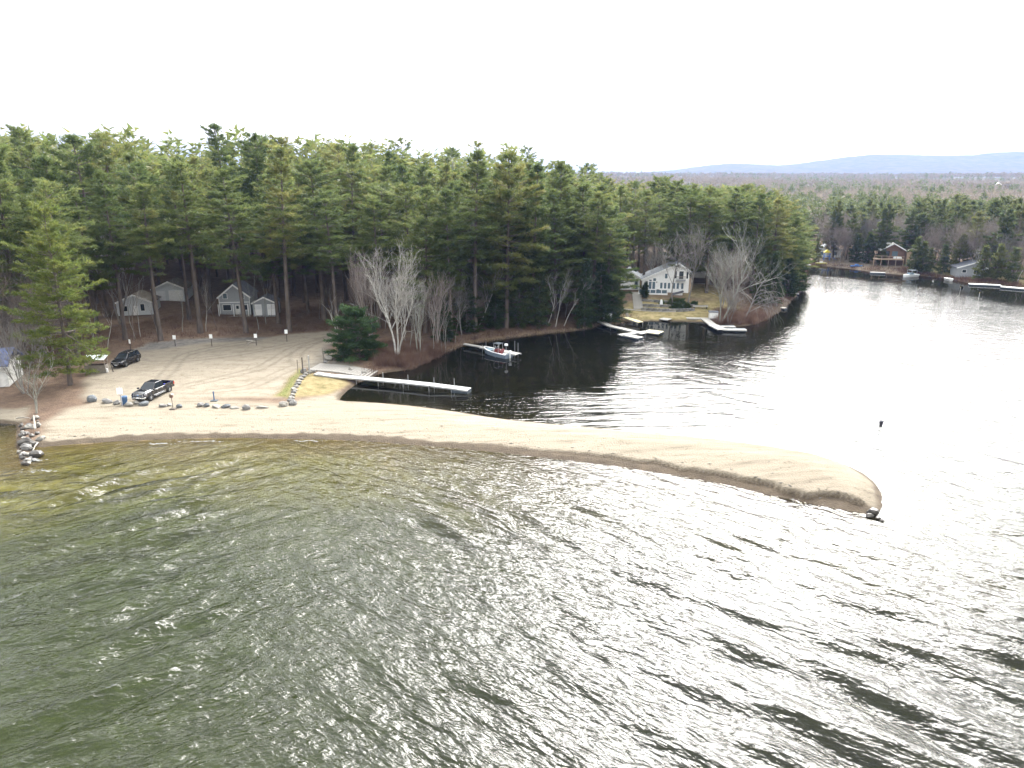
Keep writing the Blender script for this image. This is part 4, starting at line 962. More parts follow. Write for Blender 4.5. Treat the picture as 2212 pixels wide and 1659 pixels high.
def pickup(p, rz):
    t = thing("pickup_truck", "black crew cab pickup truck parked nose to the boulders", "pickup truck", p, rz)
    m = MATS; P = m["car_black"]
    b = MB(); b.loft([hull_sec(1.02, 1.0, .42, 1.22), hull_sec(1.4, 1.0, .42, 1.24), hull_sec(2.35, .99, .44, 1.20), hull_sec(2.78, .97, .46, 1.14), hull_sec(2.90, .92, .5, 1.06)])
    b.loft([hull_sec(-1.02, 1.0, .42, 1.20, .05), hull_sec(1.02, 1.0, .42, 1.22, .05)])
    b.build("body", P, t, smooth=False, bevel=.02)
    b = MB(); b.loft([[(1.0,-.78,1.22),(1.0,-.7,1.28),(1.0,.7,1.28),(1.0,.78,1.22)], [(2.3,-.72,1.20),(2.3,-.6,1.25),(2.3,.6,1.25),(2.3,.72,1.20)], [(2.82,-.66,1.10),(2.82,-.55,1.15),(2.82,.55,1.15),(2.82,.66,1.10)]]); b.build("hood", P, t)
    B, T, q = cabin_quads(-1.05, 1.35, .95, 1.20, -.90, .42, .74, 1.94)
    c = MB(); c.hexa(B + T); cab = c.build("cab", P, t, bevel=.05)
    MB().panel(q["front"], .06, .94, .08, .90, .012).build("windshield", m["car_glass"], t)
    MB().panel(q["rear"], .10, .90, .25, .85, .012).build("rear_window", m["car_glass"], t)
    for sd in ("right", "left"):
        for u0, u1 in (((.10, .45), (.49, .86)) if sd == "right" else ((.14, .51), (.55, .90))):
            MB().panel(q[sd], u0, u1, .12, .84, .012).build("side_window", m["car_glass"], t)
    b = MB()                                          # open load bed
    b.box(-2.98, -1.05, -1.0, -.90, .55, 1.30).box(-2.98, -1.05, .90, 1.0, .55, 1.30).box(-2.98, -2.90, -.90, .90, .60, 1.30).box(-1.12, -1.05, -.90, .90, .55, 1.30).box(-2.9, -1.12, -.9, .9, .55, .78)
    bed = b.build("load_bed", P, t, bevel=.02)
    MB().box(-3.02, -2.984, -.80, .80, .70, 1.26).build("tailgate", P, bed)
    for sd in (-1, 1):
        MB().box(-3.0, -2.8, sd*1.003-.01, sd*1.003+.01, .85, 1.22).build("tail_light", m["tail_red"], t)
        b = MB(); b.box(1.18, 1.36, sd*1.0, sd*1.24, 1.22, 1.42) if sd > 0 else b.box(1.18, 1.36, -1.24, -1.0, 1.22, 1.42); b.build("mirror", m["plastic_black"], t, bevel=.02)
        b = MB(); b.hexa([(2.70, sd*.62, .82), (2.92, sd*.62, .82), (2.86, sd*.95, .84), (2.55, sd*.985, .84), (2.70, sd*.62, 1.06), (2.90, sd*.62, 1.06), (2.84, sd*.95, 1.06), (2.50, sd*.99, 1.06)][::1]); b.build("headlight", m["lamp_glass"], t)
        MB().bar((-1.0, sd*1.03, .42), (1.05, sd*1.03, .42), .12, .06).build("running_board", m["steel"], t)
        for x in (-.45, .55): MB().box(x-.12, x+.12, sd*1.0-.012, sd*1.0+.03 if sd > 0 else sd*1.0+.012, 1.02, 1.07).build("door_handle", m["chrome"], t)
        for x in (1.85, -1.9):
            wheel(t, x, sd*.90, .41, .28, "alloy")
            MB().tube([(x, sd*.86, .45), (x, sd*1.006, .45)], [.50, .50], 20).build("wheel_arch", m["plastic_black"], t)
    g = MB(); g.box(2.86, 2.925, -.62, .62, .74, 1.05); gr = g.build("grille", m["grille_dark"], t)
    MB().box(2.926, 2.945, -.64, .64, 1.04, 1.09).build("grille_trim", m["chrome"], gr); MB().box(2.926, 2.945, -.62, .62, .86, .90).build("grille_trim", m["chrome"], gr)
    b = MB(); b.tube([(2.93, 0, .95), (2.955, 0, .95)], [.075, .075], 14); o = b.build("emblem", m["emblem_blue"], gr); o.scale = (1, 1.9, 1)
    b = MB(); b.loft([hull_sec(2.80, .98, .48, .72, .05), hull_sec(2.98, .94, .50, .71, .05), hull_sec(3.02, .86, .52, .70, .05)]); bu = b.build("bumper", m["chrome"], t)
    MB().box(3.021, 3.035, -.16, .16, .54, .68).build("licence_plate", m["plate_white"], bu)
    MB().box(2.90, 2.99, -.80, .80, .36, .475).build("air_dam", m["plastic_black"], t)
    MB().box(-.6, .25, -.55, .55, 1.945, 1.965).build("roof_panel", m["car_black"], t)
    return t
wf, wr = GP(332.5, 863.8), GP(361.7, 848.7); dv = unit((wf - wr)[:2]); PK_RZ = math.atan2(dv[1], dv[0])   # near-side wheels seen in the photo
pk = (wf + wr) / 2 + np.array([dv[1], -dv[0], 0]) * .98; pk[2] = gz(pk[0], pk[1]); pickup(pk, PK_RZ)
o = MB().loft([[(-.5,-.45,0),(-.5,.45,0),(-.42,.3,.28),(-.42,-.3,.22)], [(0,-.5,0),(0,.5,0),(.05,.36,.42),(.05,-.36,.35)], [(.5,-.42,0),(.5,.42,0),(.42,.25,.25),(.42,-.3,.3)]])
ob = o.build("tarp", MATS["tarp_blue"], None, .04); ob.location = (pk[0] - 1.75 * math.cos(PK_RZ), pk[1] - 1.75 * math.sin(PK_RZ), pk[2] + .785); ob.rotation_euler = (0, 0, PK_RZ)
tag(ob, "bright blue tarp bundle lying in the pickup bed", "tarp")

def suv(p, rz):
    t = thing("suv_car", "black sport utility vehicle parked by the plank booth under the pine", "car", p, rz); m = MATS; P = m["suv_black"]
    b = MB(); b.loft([hull_sec(-2.45, .92, .45, 1.08), hull_sec(-2.2, .96, .38, 1.12), hull_sec(.9, .97, .36, 1.12), hull_sec(1.9, .95, .38, 1.04), hull_sec(2.35, .90, .42, .92), hull_sec(2.5, .78, .48, .82)]); b.build("body", P, t, bevel=.03)
    B, T, q = cabin_quads(-2.38, 1.30, .92, 1.10, -2.05, .40, .72, 1.80); MB().hexa(B + T).build("cab", P, t, bevel=.07)
    MB().panel(q["front"], .07, .93, .10, .90, .012).build("windshield", m["car_glass"], t); MB().panel(q["rear"], .10, .90, .25, .88, .012).build("rear_window", m["car_glass"], t)
    for sd in ("right", "left"):
        for u0, u1 in (((.06, .27), (.30, .56), (.59, .86)) if sd == "right" else ((.14, .41), (.44, .70), (.73, .94))): MB().panel(q[sd], u0, u1, .12, .86, .012).build("side_window", m["car_glass"], t)
    for sd in (-1, 1):
        MB().bar((-1.9, sd*.62, 1.85), (.25, sd*.62, 1.85), .05, .05).build("roof_rail", m["chrome"], t)
        MB().hexa([(2.2, sd*.55, .72), (2.5, sd*.5, .72), (2.42, sd*.80, .74), (2.05, sd*.93, .74), (2.2, sd*.55, .92), (2.42, sd*.5, .90), (2.36, sd*.80, .92), (2.0, sd*.93, .94)]).build("headlight", m["lamp_glass"], t)
        b = MB(); (b.box(.98, 1.12, .93, 1.14, 1.08, 1.24) if sd > 0 else b.box(.98, 1.12, -1.14, -.93, 1.08, 1.24)); b.build("mirror", P, t, bevel=.03)
        for x in (1.5, -1.5):
            wheel(t, x, sd*.86, .39, .25, "alloy"); MB().tube([(x, sd*.82, .42), (x, sd*.975, .42)], [.46, .46], 20).build("wheel_arch", m["plastic_black"], t)
        MB().box(-2.47, -2.38, sd*.75-.12, sd*.75+.12, .85, 1.05).build("tail_light", m["tail_red"], t)
    g = MB(); g.box(2.44, 2.53, -.42, .42, .58, .86); gr = g.build("grille", m["steel"], t)
    for z in (.64, .71, .78): MB().box(2.531, 2.54, -.40, .40, z, z+.03).build("grille_bar", m["plastic_black"], gr)
    MB().box(2.50, 2.545, -.20, .20, .42, .55).build("licence_plate", m["plate_white"], t)
    return t
wf, wr = GP(275.4, 791.6), GP(297, 782.2); dv = unit((wf - wr)[:2])
sv = (wf + wr) / 2 + np.array([dv[1], -dv[0], 0]) * .93; sv[2] = gz(sv[0], sv[1]); suv(sv, math.atan2(dv[1], dv[0]))

# ================================================================ stones
def rock_mesh(seed, mat, sub=2):
    import bmesh
    bm = bmesh.new(); bmesh.ops.create_icosphere(bm, subdivisions=sub, radius=.5); r = np.random.RandomState(seed); off = r.rand(3) * 50
    pl = [(unit(r.randn(3)), .30 + .16 * r.rand()) for _ in range(9)]
    for v in bm.verts:
        c = np.array(v.co)
        for nrm, d in pl:
            e = c @ nrm - d
            if e > 0: c = c - nrm * e * .85
        c = c * (1 + .10 * math.sin(c[0]*9+off[0]) * math.sin(c[1]*8+off[1]) + .06 * math.sin(c[2]*15+off[2])); v.co = c
    me = bpy.data.meshes.new("boulder"); bm.to_mesh(me); bm.free(); me.materials.append(MATS[mat]); return me
rocks = {k: [rock_mesh(30 + 7 * i + j * 100, k) for i in range(4)] for j, k in enumerate(["stone_grey", "stone_pale", "stone_blue", "stone_wet"])}
rr_ = random.Random(9)
def rock(name, xd, yd, sx, sy, sz, kind, label, cat="boulder", group=None, sink=.25, p=None):
    q = GP(xd, yd) if p is None else p; o = link(name, rr_.choice(rocks[kind]), None, (q[0], q[1], q[2] + sz * (.5 - sink)), (rr_.uniform(-.2, .2), rr_.uniform(-.2, .2), rr_.uniform(-.35, .35) + (math.pi if rr_.random() < .5 else 0)))
    o.scale = (sx, sy, sz); return tag(o, label, cat, group)
for xd, yd, sx, sy, sz, kd, lab in [
    (199, 867, 1.35, 1.1, 1.25, "stone_blue", "tallest dark boulder at the booth end of the boulder row"),
    (232, 870, 1.6, .9, .75, "stone_grey", "low flat grey boulder second in the row, left of the blue bin"),
    (253, 873, .9, .8, .75, "stone_grey", "small squared grey boulder just left of the sign with the blue bin"),
    (279, 876, 1.55, .8, .7, "stone_pale", "long pale rounded boulder right of the blue bin"),
    (296, 872, .7, .7, .55, "stone_pale", "small pale boulder at the left corner of the pickup bumper"),
    (312, 875, 1.4, .9, .75, "stone_blue", "wide speckled boulder in front of the pickup"),
    (353, 878, 1.1, .8, .5, "stone_grey", "low brown-grey stone left of the small post box"),
    (368, 876, .8, .6, .4, "stone_pale", "flat pale stone beside the small post box"),
    (388, 880, .85, .7, .6, "stone_blue", "rounded blue-grey boulder right of the small post box"),
    (433, 877, .9, .8, .7, "stone_grey", "dark boulder at the left end of the pile below the lone post"),
    (447, 878, .8, .7, .65, "stone_blue", "bluish boulder leaning in the pile below the lone post"),
    (466, 880, 1.2, .9, .5, "stone_pale", "sand-covered pale stone under the lone post"),
    (489, 880, 1.3, .8, .6, "stone_blue", "smooth blue-grey boulder right of the lone post"),
    (507, 882, 1.3, .6, .4, "stone_pale", "flat pale slab between two boulders in the row"),
    (532, 884, 1.1, .9, .85, "stone_grey", "dark jagged boulder near the right end of the boulder row"),
    (567, 881, 1.9, .7, .38, "stone_pale", "long low slab stone at the right end of the boulder row"),
    (612, 877, 1.25, 1.0, .9, "stone_pale", "angular pale boulder at the foot of the stone edging"),
    (633, 874, 1.15, .9, .8, "stone_grey", "grey pointed boulder at the foot of the stone edging, right one"),
    (656, 805, 1.1, .9, 1.0, "stone_grey", "grey boulder between the two steel posts at the ramp"),
    (710, 778, 1.5, 1.1, 1.05, "stone_pale", "large pale boulder at the upper side of the boat ramp"),
    (703, 783, .8, .7, .45, "stone_grey", "low stone beside the large pale boulder above the ramp"),
    (757, 800, .75, .6, .75, "stone_pale", "small upright white stone above the boat ramp"),
    (787, 806, 1.1, .7, .6, "stone_pale", "pale rounded stone on the shore beside the boat ramp"),
    (1885, 1109, 1.1, 1.0, .8, "stone_wet", "big wet black stone at the tip of the sand spit"),
    (1878, 1116, .7, .5, .4, "stone_wet", "flat wet stone in the water below the black stone at the spit tip"),
    (1898, 1122, .5, .4, .35, "stone_wet", "small dark stone awash beyond the spit tip"),
    (1905, 1126, .45, .35, .3, "stone_wet", "smallest dark stone awash farthest off the spit tip"),
    (690, 812, 1.1, .5, .45, "stone_grey", "dark stones under the shore end of the long dock")]:
    rock("boulder", xd, yd, sx, sy, sz, kd, lab)
edge_line = [(675, 804), (668, 806), (660, 810), (654, 815), (650, 820), (646, 825), (643, 831), (639, 837), (636, 843), (634, 849), (632, 855), (630, 861), (629, 867)]
for i, (xd, yd) in enumerate(edge_line):
    rock("edging_stone", xd, yd, .85 + .3 * rr_.random(), .6, .5, "stone_pale" if i % 3 else "stone_grey", "pale squared stone in the edging between the grass patch and the lot", "edging stone", "edging stones of the grass patch", .2)
gr_ = random.Random(4); big = [(56, 958, 1.3, "stone_wet", "largest dark boulder in the rock pile at the beach corner"), (70, 962, 1.1, "stone_wet", "dark rounded boulder in the middle of the rock pile"), (88, 950, .8, "stone_pale", "pale boulder at the sand side of the rock pile"),
                               (62, 925, .8, "stone_pale", "white-grey stone at the top of the rock pile"), (80, 985, 1.2, "stone_wet", "dark flat boulder where the rock pile meets the shallow water"), (58, 970, 1.0, "stone_grey", "grey flat boulder low in the rock pile"), (77, 905, .9, "stone_pale", "mossy pale stone at the foot of the lichen-grey tree")]
for xd, yd, s, kd, lab in big: rock("boulder", xd, yd, s * 1.3, s, s * .75, kd, lab)
for i in range(46):
    f = gr_.random(); xd = 66 - 10 * f + gr_.uniform(-22, 22) * (1 - .3 * f); yd = 912 + 92 * f
    rock("boulder", xd, yd, .35 + .5 * gr_.random(), .35 + .3 * gr_.random(), .3 + .25 * gr_.random(), gr_.choice(["stone_wet", "stone_wet", "stone_grey", "stone_pale"]), "small stone in the heap of rocks running into the water", "stone", "small stones of the rock pile")
for k, (a_, b_2, r_, lab) in enumerate([((38, 916), (66, 911), .09, "bleached driftwood stick on top of the rock pile"), ((78, 935), (74, 905), .11, "white upright driftwood branch on the rock pile"), ((83, 965), (72, 985), .07, "thin driftwood stick slanting down the rock pile")]):
    p, q = GP(*a_), GP(*b_2); p[2] = q[2] = max(p[2], q[2]) + .45; MB_ = MB().tube([p, (p + q) / 2 + [0, 0, .12], q], [r_, r_ * .9, r_ * .5], 6); tag(MB_.build("driftwood", MATS["driftwood"]), lab, "driftwood")
def log(xa, ya, xb, yb, r_, lab, mat="driftwood"):
    p, q = GP(xa, ya), GP(xb, yb); p[2] += r_; q[2] += r_; tag(MB().tube([p, (p + q) / 2 + [0, 0, .04], q], [r_, r_ * .9, r_ * .7], 7).build("fallen_log", MATS[mat]), lab, "log")
log(533, 738, 552, 740, .16, "pale fallen log lying at the edge of the lot below the signs"); log(535, 744, 546, 739, .10, "short broken log across the pale fallen log"); log(545, 738, 556, 716, .09, "thin dead pole propped upright from the fallen logs", "bark_brown")

# foam where waves break on the rocks and the beach
def foam(xd, yd, w_, d_, lab, seed):
    p = G(xd, yd, .02); r = np.random.RandomState(seed); b = MB()
    for _ in range(48):
        u_ = r.randn(); c = p + np.array([u_ * w_ * .6, r.randn() * d_ * .35 + .12 * math.sin(u_ * 3), .02 + .02 * r.rand()]); s = .015 + .07 * r.rand() ** 2; n = 7; a0 = r.rand() * 6
        V = [c + np.array([math.cos(a0 + 6.283 * k / n) * s * 2.2 * (.6 + .7 * r.rand()), math.sin(a0 + 6.283 * k / n) * s * (.5 + .6 * r.rand()), 0]) for k in range(n)] + [c + np.array([0, 0, .05])]
        b.add(V, [(k, (k + 1) % n, n) for k in range(n)])
    tag(b.build("foam", MATS["foam_white"], None, smooth=True), lab, kind="stuff")
for i, a_ in enumerate([(85, 1018, 1.6, .8, "white foam swirling off the end of the rock pile"), (72, 995, .7, .5, "small white splash among the rocks"), (345, 959, 1.5, .2, "broken foam line on the beach"), (440, 954, 2.0, .15, "thin foam line where ripples reach the sand"),
                        (660, 953, 1.4, .2, "thin foam line below the grass patch"), (1640, 1080, 2.6, .35, "breaking foam against the scarp of the spit"), (1700, 1092, 2.0, .3, "foam trailing along the scarp near the tip of the spit")]): foam(*a_, seed=i)

# ================================================================ signs, posts and bins
def post_sign(name, xd, yd, h, w_, hh, lab, cat="sign", ry=0.0, postmat="dark_wood", facemat="sign_white", postr=.05, over=0.0):
    p = GP(xd, yd); t = thing(name, lab, cat, p, ry)
    MB().box(-postr, postr, -postr, postr, -.2, h + over).build("post", MATS[postmat], t); MB().box(-w_/2, w_/2, -postr-.035, -postr-.004, h - hh, h).build("sign_board", MATS[facemat], t, .006)
    return t
for i, (xd, yb, yt, lab) in enumerate([(283, 756, 733, "narrow white sign on a post just behind the black utility vehicle"), (379, 748, 724, "white notice sign at the back of the lot, nearest the white garage"), (458, 748, 722, "white notice sign at the back of the lot, left of the grey house"),
                                       (554, 746, 721, "white notice sign at the back of the lot above the fallen logs"), (620, 738, 712, "rightmost white notice sign at the back of the lot")]):
    p = GP(xd, yb); post_sign("notice_sign", xd, yb, zrow(p[1], yt) - p[2], .52 if i else .28, .68, lab)
t = post_sign("notice_sign", 264, 877, 2.35, .74, .80, "tall white sign on a grey post beside the blue bin", postmat="sign_grey", postr=.055, over=.1)
p = GP(270, 873); t = thing("rubbish_bin", "dark blue rubbish bin behind the tall white sign", "bin", p)
b = MB(); b.tube([(0,0,0), (0,0,.95)], [.30, .37], 16); b.build("bin_body", MATS["bin_blue"], t); b = MB(); b.tube([(0,0,.955), (0,0,1.03)], [.40, .36], 16); b.build("lid", MATS["bin_blue"], t); MB().tube([(0,0,1.03), (0,0,1.06)], [.10, .08], 8).build("handle", MATS["plastic_black"], t)
p = GP(374, 884); t = thing("post_box", "small brown box on a thin post among the boulders", "post", p)
MB().box(-.04, .04, -.04, .04, -.2, 1.55).build("post", MATS["post_wood"], t); MB().box(-.17, .17, -.16, .14, 1.5, 1.85).build("box", MATS["brown_siding"], t); MB().prism([(-.26, 1.853), (.26, 1.853), (.0, 2.02)], -.24, .22).build("lid", MATS["old_wood"], t); MB().box(-.35, .35, -.3, .3, -.05, .12).build("base", MATS["dark_wood"], t, .03)
p = GP(463, 866); t = thing("marker_post", "lone dark post on a flat base at the edge of the lot", "post", p)
MB().box(-.06, .06, -.05, .05, .1, 1.25).build("post", MATS["bin_blue"], t); MB().box(-.42, .42, -.3, .3, -.05, .10).build("base", MATS["canvas_dark"], t, .02)
for xd, yb, yt, r_, mt, lab in [(644, 806, 777, .05, "post_wood", "thinnest wooden post at the top of the edging stones"), (655, 808, 772, .08, "dark_wood", "dark steel post behind the edging stones"), (669, 808, 768, .10, "steel", "grey steel post at the foot of the long dock"), (699, 781, 752, .10, "old_wood", "weathered wooden post at the upper side of the boat ramp"), (632, 866, 852, .03, "bark_pink", "thin reddish stake in the green verge")]:
    p = GP(xd, yb); h = zrow(p[1], yt) - p[2]; t = thing("bollard_post", lab, "post", p); MB().tube([(0,0,-.2), (0,0,h-.04)], [r_, r_], 10).build("shaft", MATS[mt], t); MB().tube([(0,0,h-.04), (0,0,h)], [r_*1.12, r_*.9], 10).build("cap", MATS[mt], t)

# plank booth with a tin roof
p = GP(208, 806); t = thing("plank_booth", "small weathered plank booth with a tin roof beside the lot", "booth", p, R(6))
for i in range(6):
    z = .02 + i * .19
    MB().box(-1.5, 1.3, -.03, .0, z, z + .175).build("plank", MATS["old_wood"], t); MB().box(1.303, 1.335, 0, 1.1, z, z + .175).build("plank", MATS["old_wood"], t); MB().box(-1.5, 1.3, 1.1, 1.13, z, z + .175).build("plank", MATS["dark_wood"], t)
for x, y in ((-1.45, .06), (1.25, .06), (-1.45, 1.05), (1.25, 1.05)): MB().box(x-.05, x+.05, y-.05, y+.05, -.1, 2.05).build("post", MATS["post_wood"], t)
b = MB()
for i in range(14):
    x0 = -1.6 + i * .22; b.hexa([(x0,-.45,1.98),(x0+.11,-.45,2.03),(x0+.11,1.2,2.42),(x0,1.2,2.37),(x0,-.45,2.0),(x0+.11,-.45,2.05),(x0+.11,1.2,2.44),(x0,1.2,2.39)]); b.hexa([(x0+.11,-.45,2.03),(x0+.22,-.45,1.98),(x0+.22,1.2,2.37),(x0+.11,1.2,2.42),(x0+.11,-.45,2.05),(x0+.22,-.45,2.0),(x0+.22,1.2,2.39),(x0+.11,1.2,2.44)])
b.build("tin_roof", MATS["roof_metal"], t); MB().box(1.36, 1.62, -.02, .18, .05, .62).build("white_tank", MATS["white_paint"], t, .05)
o = MB().bar((p[0]+2.2, p[1]+.5, p[2]), (p[0]+1.9, p[1]+.6, p[2]+1.25), .12, .05); tag(o.build("leaning_board", MATS["dark_wood"]), "dark board leaning beside the plank booth", "board")

# ================================================================ docks and the boat ramp
def deck_run(parent, a, b, wd, z, mat, plank=.32, th=.06, gap=.02, name="deck_plank", frame=True):
    """planks laid across a run from a to b, each its own piece sharing one mesh"""
    a, b = np.array(a[:2], float), np.array(b[:2], float); d = b - a; L_ = float(np.linalg.norm(d)); n = max(1, int(round(L_ / plank))); ang = math.atan2(d[1], d[0]); pw = L_ / n
    za, zb2 = (z if hasattr(z, '__len__') else (z, z))
    me = MB().box(-(pw-gap)/2, (pw-gap)/2, -wd/2, wd/2, 0, th).mesh(name, MATS[mat])
    for i in range(n):
        f = (i + .5) / n; c = a + d * f; link(name, me, parent, (c[0], c[1], za + (zb2 - za) * f), (0, 0, ang))
    if frame:
        s = np.array([-d[1], d[0]]) / L_ * (wd / 2 - .05)
        for k in (-1, 1): MB().bar((*(a + s*k), za - .07), (*(b + s*k), zb2 - .07), .07, .14).build("rail_beam", MATS["steel"], parent)
def leg_post(parent, x, y, z0, z1, r_=.03, mat="steel"): MB().tube([(x, y, z0), (x, y, z1)], [r_, r_], 8).build("post", MATS[mat], parent)
def float_body(parent, a, b, wd, z0, z1, mat="canvas_dark"):
    MB().bar((*a[:2], (z0+z1)/2), (*b[:2], (z0+z1)/2), wd, z1 - z0).build("float", MATS[mat], parent)

t = thing("long_dock", "long white sectional dock running out from the boat ramp", "dock")
A0, A1, A2, A3 = G(682, 807, .9), G(725, 812, .75), G(935, 830, .7), G(1014, 840, .5)
deck_run(t, A0, A1, 1.3, (.95, .72), "deck_aluminium", .5)
segs = [G(725, 812, .72), G(775, 816, .72), G(822, 820, .72), G(876, 825, .72), G(932, 831, .72), G(978, 836, .55), G(1014, 841, .45)]
zz = [.72, .72, .72, .72, .72, .5, .42]
for i in range(6):
    a_, b_3 = segs[i], segs[i+1]; deck_run(t, a_, b_3, 1.45, (zz[i], zz[i+1]), "deck_aluminium", .5, gap=.03)
    d = (b_3 - a_)[:2]; d = d / np.linalg.norm(d); s = np.array([-d[1], d[0]]) * .8
    if i < 5:
        for k in (-1, 1): leg_post(t, b_3[0] + s[0]*k, b_3[1] + s[1]*k, -2.2, 1.55 if k > 0 else .95, .035)
float_body(t, segs[5], segs[6], 1.4, -.1, .40)

t = thing("boat_ramp", "concrete plank boat ramp sloping into the bay beside the long dock", "boat ramp")
ra, rb = G(672, 797, .8), G(800, 816, 0.0); d = (rb - ra)[:2]; L_ = np.linalg.norm(d); n = 19; ang = math.atan2(d[1], d[0]); nrm = np.array([-d[1], d[0]]) / L_
pm = MB().box(-.26, .24, -1.9, 1.9, -.12, .05).mesh("plank", MATS["concrete"])
jm = MB().box(-.37, .37, -1.85, 1.85, -.10, .035).mesh("joint_bed", MATS["dark_wood"])
for i in range(n):
    f = (i + .5) / n; c = ra[:2] + d * f + nrm * 1.1; z = max(gz(c[0], c[1]), -0.4) + .06
    link("plank", pm, t, (c[0], c[1], z), (0, R(2), ang)); link("joint_bed", jm, t, (c[0], c[1], z - .02), (0, R(2), ang))

t = thing("boat_dock", "narrow pale dock with the blue motorboat tied alongside", "dock")
a_, b_4, c_ = G(1003, 744, .5), G(1041, 750, .55), G(1120, 766, .55)
deck_run(t, a_, b_4, .7, (.6, .6), "dock_pale", .4); deck_run(t, b_4, c_, 1.5, .6, "dock_pale", .4)
for xd, yd, hh in [(1042, 755, 1.3), (1050, 748, 1.3), (1070, 757, 1.3), (1078, 752, 1.4), (1112, 758, 2.2), (1119, 764, 2.3)]:
    q = G(xd, yd, .5); leg_post(t, q[0], q[1], -1.5, hh)

def motorboat():
    bow, stern = G(1049, 761, 0), G(1098, 772, 0); d = (stern - bow)[:2]; L_ = 5.6; ang = math.atan2(-d[1], -d[0]); c = (bow + stern) / 2
    t = thing("motorboat", "blue and white motorboat with red console tied to the narrow dock", "boat", (c[0], c[1] - .25, 0), ang); m = MATS
    def sec(x, hw, zb, zt): return [(x, -hw, zt), (x, -hw*.92, zb + .22), (x, 0, zb), (x, hw*.92, zb + .22), (x, hw, zt)]
    S = [(-2.8, .98, -.22, .62), (-1.5, 1.05, -.24, .64), (0, 1.05, -.22, .68), (1.3, .92, -.16, .78), (2.2, .58, -.02, .88), (2.8, .06, .30, .98)]
    b = MB(); n = 5; secs = [sec(*s) for s in S]; V = [p for q in secs for p in q]; F = []
    for i in range(len(S)-1):
        for k in range(n-1): F.append((i*n+k, i*n+k+1, (i+1)*n+k+1, (i+1)*n+k))
    F.append(tuple(range(n))); b.add(V, F).build("hull", m["hull_blue"], t, smooth=False)
    b = MB()
    for i in range(len(S)-1):
        (x0, w0, _, z0), (x1, w1, _, z1) = S[i], S[i+1]
        for k in (-1, 1): b.hexa([(x0, k*(w0-.20), z0-.03), (x0, k*(w0+.03), z0-.03), (x1, k*(w1+.03), z1-.03), (x1, k*max(w1-.20, .01), z1-.03), (x0, k*(w0-.20), z0+.05), (x0, k*(w0+.03), z0+.05), (x1, k*(w1+.03), z1+.05), (x1, k*max(w1-.20, .01), z1+.05)])
    b.build("gunwale", m["boat_white"], t)
    b = MB(); b.add([(-2.78, -.9, .2), (0, -.95, .22), (1.3, -.8, .3), (2.3, 0, .5), (1.3, .8, .3), (0, .95, .22), (-2.78, .9, .2)], [(0, 1, 2, 3, 4, 5, 6)]); b.build("cockpit_floor", m["boat_deck_blue"], t)
    MB().hexa([(1.2, -.7, .32), (2.3, -.2, .5), (2.3, .2, .5), (1.2, .7, .32), (1.2, -.7, .70), (2.25, -.2, .84), (2.25, .2, .84), (1.2, .7, .70)]).build("bow_cushion", m["boat_deck_blue"], t)
    con = MB().hexa([(-.45, -.40, .22), (.35, -.40, .22), (.35, .40, .22), (-.45, .40, .22), (-.35, -.38, 1.15), (.15, -.36, 1.05), (.15, .36, 1.05), (-.35, .38, 1.15)]).build("console", m["red_vinyl"], t)
    MB().panel([(.12, -.34, 1.06), (.12, .34, 1.06), (-.10, .30, 1.45), (-.10, -.30, 1.45)][::-1], .02, .98, .0, 1, .0).build("windscreen", m["glass_sky"], con)
    MB().box(-1.25, -.75, -.45, .45, .22, .85).build("seat", m["red_vinyl"], t, .05); MB().box(-1.32, -1.22, -.45, .45, .85, 1.25).build("backrest", m["red_vinyl"], t, .03)
    b = MB()
    for x, y in ((.15, -.55), (.15, .55), (-.85, -.55), (-.85, .55)): b.tube([(x, y, .4), (x, y*.92, 2.0)], [.025, .025], 6)
    b.bar((.15, -.51, 2.0), (-.85, -.51, 2.0), .04, .04); b.bar((.15, .51, 2.0), (-.85, .51, 2.0), .04, .04); b.bar((.16, -.54, 1.2), (.16, .54, 1.2), .03, .03); b.build("canopy_frame", m["alloy"], t)
    MB().box(-.95, .3, -.62, .62, 2.03, 2.09).build("canopy", m["canvas_dark"], t, .02)
    MB().box(-2.2, -1.7, -.8, .8, .22, .60).build("stern_bench", m["boat_white"], t, .05)
    b = MB(); b.box(-3.15, -2.82, -.22, .22, .75, 1.25).box(-3.08, -2.86, -.10, .10, -.5, .75); b.build("outboard_motor", m["boat_white"], t, .06)
    b = MB(); b.tube([(-2.6, .5, .6), (-2.6, .5, 2.1)], [.03, .03], 6); mast = b.build("mast", m["alloy"], t); MB().tube([(-2.6, .5, 2.1), (-2.6, .5, 2.38)], [.30, .28], 12).build("radar_dome", m["boat_white"], mast)
motorboat()

t = thing("house_dock", "long angled dock with a side float below the storage box on stilts", "dock")
P1, P2, P3 = G(1293, 694, .5), G(1318, 704, .5), G(1392, 721, .5)
deck_run(t, P1, P2, 1.3, (.7, .5), "dock_pale", .45); deck_run(t, P2, P3, 1.3, .5, "dock_pale", .45)
deck_run(t, G(1338, 724, .4), G(1400, 716, .4), 1.2, .42, "dock_pale", .45); deck_run(t, G(1344, 722, .35), G(1384, 730, .35), 1.6, .36, "dock_pale", .45); float_body(t, G(1344, 722, .3), G(1384, 730, .3), 1.5, -.1, .28)
for q in (P2, P3): leg_post(t, q[0], q[1] - .8, -1.2, 1.3)
t = thing("swim_float", "yellowish wooden float joined to the end of the long angled dock", "dock"); deck_run(t, G(1396, 715, .4), G(1428, 719, .4), 2.6, .40, "dock_yellow", .45); float_body(t, G(1396, 715, .2), G(1428, 719, .2), 2.4, -.1, .32)
t = thing("short_dock", "short tan dock standing on the grass edge beside the long angled dock", "dock"); deck_run(t, G(1350, 687, .7), G(1384, 697, .5), 1.4, (.85, .55), "dock_yellow", .45)
